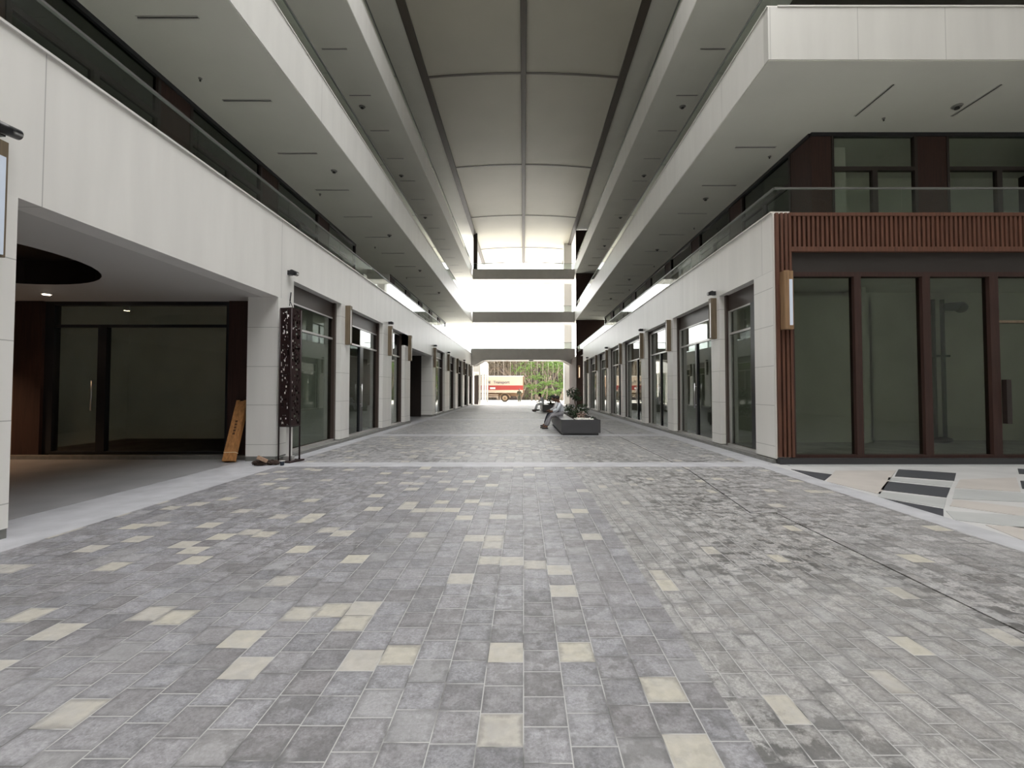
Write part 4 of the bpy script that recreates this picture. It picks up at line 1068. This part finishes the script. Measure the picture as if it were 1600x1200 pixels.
for q_ in (to, to2):
    bpy.context.view_layer.update()
    me_ = bpy.data.meshes.new_from_object(q_.evaluated_get(bpy.context.evaluated_depsgraph_get()))
    me_.materials.clear(); me_.materials.append(M['letter'])
    n_ = bpy.data.objects.new('lettering', me_); C.objects.link(n_); n_.parent = t; n_.location = q_.location; n_.rotation_euler = q_.rotation_euler
    bpy.data.objects.remove(q_)
# ------------------------------------------------------------------ trees and fence
fe = empty('fence', (0, 72, 0), 'tall weathered board fence behind the trees and the lorry', 'fence')
b_ = MB(); x = -26
while x < 26: b_.box(x, x+.415, 72+.012*(round(x/.4) % 2), 72.06, 0, 6.6+random.uniform(-.1, .1)); x += .4
b_.build('board_panel', M['fence'], fe)
for k in range(14): MB().box(-26+4*k-.08, -26+4*k+.08, 72.06, 72.25, 0, 6.5).build('post', M['fence'], fe)
def tree(x, y, h, seed, green, label):
    r = random.Random(seed); t = empty('spreading_tree', (x, y, 0), label, 'tree', 'pale-barked trees in front of the fence')
    tips = []
    tr = MB()
    def grow(p, d, L, rad, dep):
        q = p+d*L; tr.tube(p, q, rad, rad*.72, 7)
        if dep == 0: tips.append(q); return
        for k in range(3 if dep > 1 else 2):
            nd = (d+Vector((r.uniform(-.75, .75), r.uniform(-.4, .4), r.uniform(-.05, .35)))).normalized()
            grow(q, nd, L*r.uniform(.62, .8), rad*.62, dep-1)
    for s in (-1, 1): grow(Vector((x+s*.1, y, 0)), Vector((s*.42, 0, 1)).normalized(), h*.36, .13, 3)
    tr.build('trunk', M['bark'], t)
    fo = MB(); big = MB()
    for p in tips:
        for _ in range(36 if not green else 22):
            c = p+Vector((r.gauss(0, .5), r.gauss(0, .3), r.gauss(0, .4))); s = r.uniform(.10, .24)
            a = Vector((r.gauss(0, 1), r.gauss(0, .5), r.gauss(0, 1))).normalized(); bb = a.cross(Vector((0, 1, r.gauss(0, .5)))).normalized()
            fo.poly([c-a*s, c+bb*s*.35, c+a*s, c-bb*s*.35])
    fo.build('foliage', M['leafg' if green else 'leafo'], t)
    return t
tl = [(-7.5, 67.5, 6.3, 0), (-3.6, 68, 6.6, 0), (-.6, 67.2, 6.6, 0), (2.4, 67.6, 6.2, 1), (5.2, 68.2, 6.4, 1), (9.5, 68, 6.5, 1), (-12, 68, 6.5, 0)]
tn = ['behind the cab of the lorry', 'above the lettering of the lorry', 'above the rear end of the lorry', 'just beyond the rear end of the lorry', 'beside the tall white column', 'beyond the wood-clad end block', 'past the portico columns']
for k, (x, y, h, g) in enumerate(tl):
    tree(x, y, h, 11+k, g, ('fresh green' if g else 'brownish, sparsely leaved') + ' spreading tree ' + tn[k])
def fronds(x, y, label, n=9, L=1.7, z0=.6):
    t = empty('palm_shrub', (x, y, 0), label, 'palm', 'green palm shrubs by the fence'); r = random.Random(int(x*10))
    MB().tube((x, y, 0), (x, y, z0), .12, .09, 8).build('stem', M['bark'], t)
    for k in range(n):
        a = 2*PI*k/n+r.uniform(-.2, .2); b_ = MB(); p = Vector((x, y, z0)); el = r.uniform(.7, 1.25)
        for j in range(9):
            q = p+Vector((math.cos(a)*math.cos(el), math.sin(a)*math.cos(el)*.5, math.sin(el)))*L/9
            b_.tube(p, q, .02, .015, 4)
            sd_ = Vector((-math.sin(a), math.cos(a), 0))
            for s in (-1, 1):
                tip = q+sd_*s*.34+Vector((math.cos(a)*.12, 0, -.12)); b_.poly([q, q+(tip-q)*.5+Vector((0, 0, .04)), tip, q+(tip-q)*.5-Vector((0, 0, .02))])
            p = q; el -= .17
        b_.build('frond', M['leafg'], t)
for k, (x, y, z0) in enumerate(((1.2, 66.3, 1.6), (2.3, 66.0, .8), (3.4, 66.4, 2.2), (4.6, 66.0, 1.0), (5.6, 66.3, 1.8), (1.8, 66.8, 3.0))):
    fronds(x, y, 'bright green palm shrub by the fence, ' + ['touching the rear of the lorry', 'low one next to the lorry', 'tall one under the lowest footbridge', 'low one near the white column', 'tall one beside the white column', 'highest one behind the lorry tail'][k], z0=z0)
for k in range(16):
    r_ = random.Random(k); x = -6+k*.8+r_.uniform(-.2, .2); zb = r_.uniform(1.0, 3.6)
    o = MB().tube((x, 66.9, zb), (x+r_.uniform(-.1, .1), 66.9, 6.6), .014, .02, 5).build('hanging_root', M['root'], None, loc=(x, 66.9, zb))
    tag(o, 'thin pale root hanging from the trees before the fence', 'hanging root', 'hanging roots of the trees')
o = MB().tube((-8, 66.9, 6.6), (8, 66.9, 6.6), .05, .05, 6).build('tree_limb', M['bark'], None, loc=(0, 66.9, 6.6)); tag(o, 'long horizontal limb that the thin roots hang from', 'tree limb')

# leafy creeper covering the fence: nobody could count it
def creeper(x0, x1, n, m, seed, name, label):
    r = random.Random(seed); b_ = MB()
    for _ in range(n):
        c = Vector((r.uniform(x0, x1), 71.7+r.uniform(-.25, .2), 6.4*r.random()**.9)); s_ = r.uniform(.10, .26)
        if (math.sin(c.x*2.3)+math.sin(c.z*2.9+c.x*1.3)) < r.uniform(-1.6, .3): continue
        a = Vector((r.gauss(0, 1), r.gauss(0, .4), r.gauss(0, 1))).normalized(); bb = a.cross(Vector((r.gauss(0, .4), 1, r.gauss(0, .4)))).normalized()
        b_.poly([c-a*s_, c+bb*s_*.4, c+a*s_, c-bb*s_*.4])
    tag(b_.build(name, M[m], None, loc=((x0+x1)/2, 71.7, 0)), label, 'creeper', kind='stuff')
creeper(-9, 1.0, 3800, 'leafo', 21, 'creeper_foliage', 'brownish creeper leaves covering the fence above the lorry')
creeper(.3, 11, 2600, 'leafg', 22, 'creeper_foliage', 'fresh green creeper leaves covering the fence beyond the lorry tail')
creeper(.3, 11, 2600, 'leafo', 23, 'creeper_foliage', 'dry brown creeper leaves mixed among the green ones on the fence')
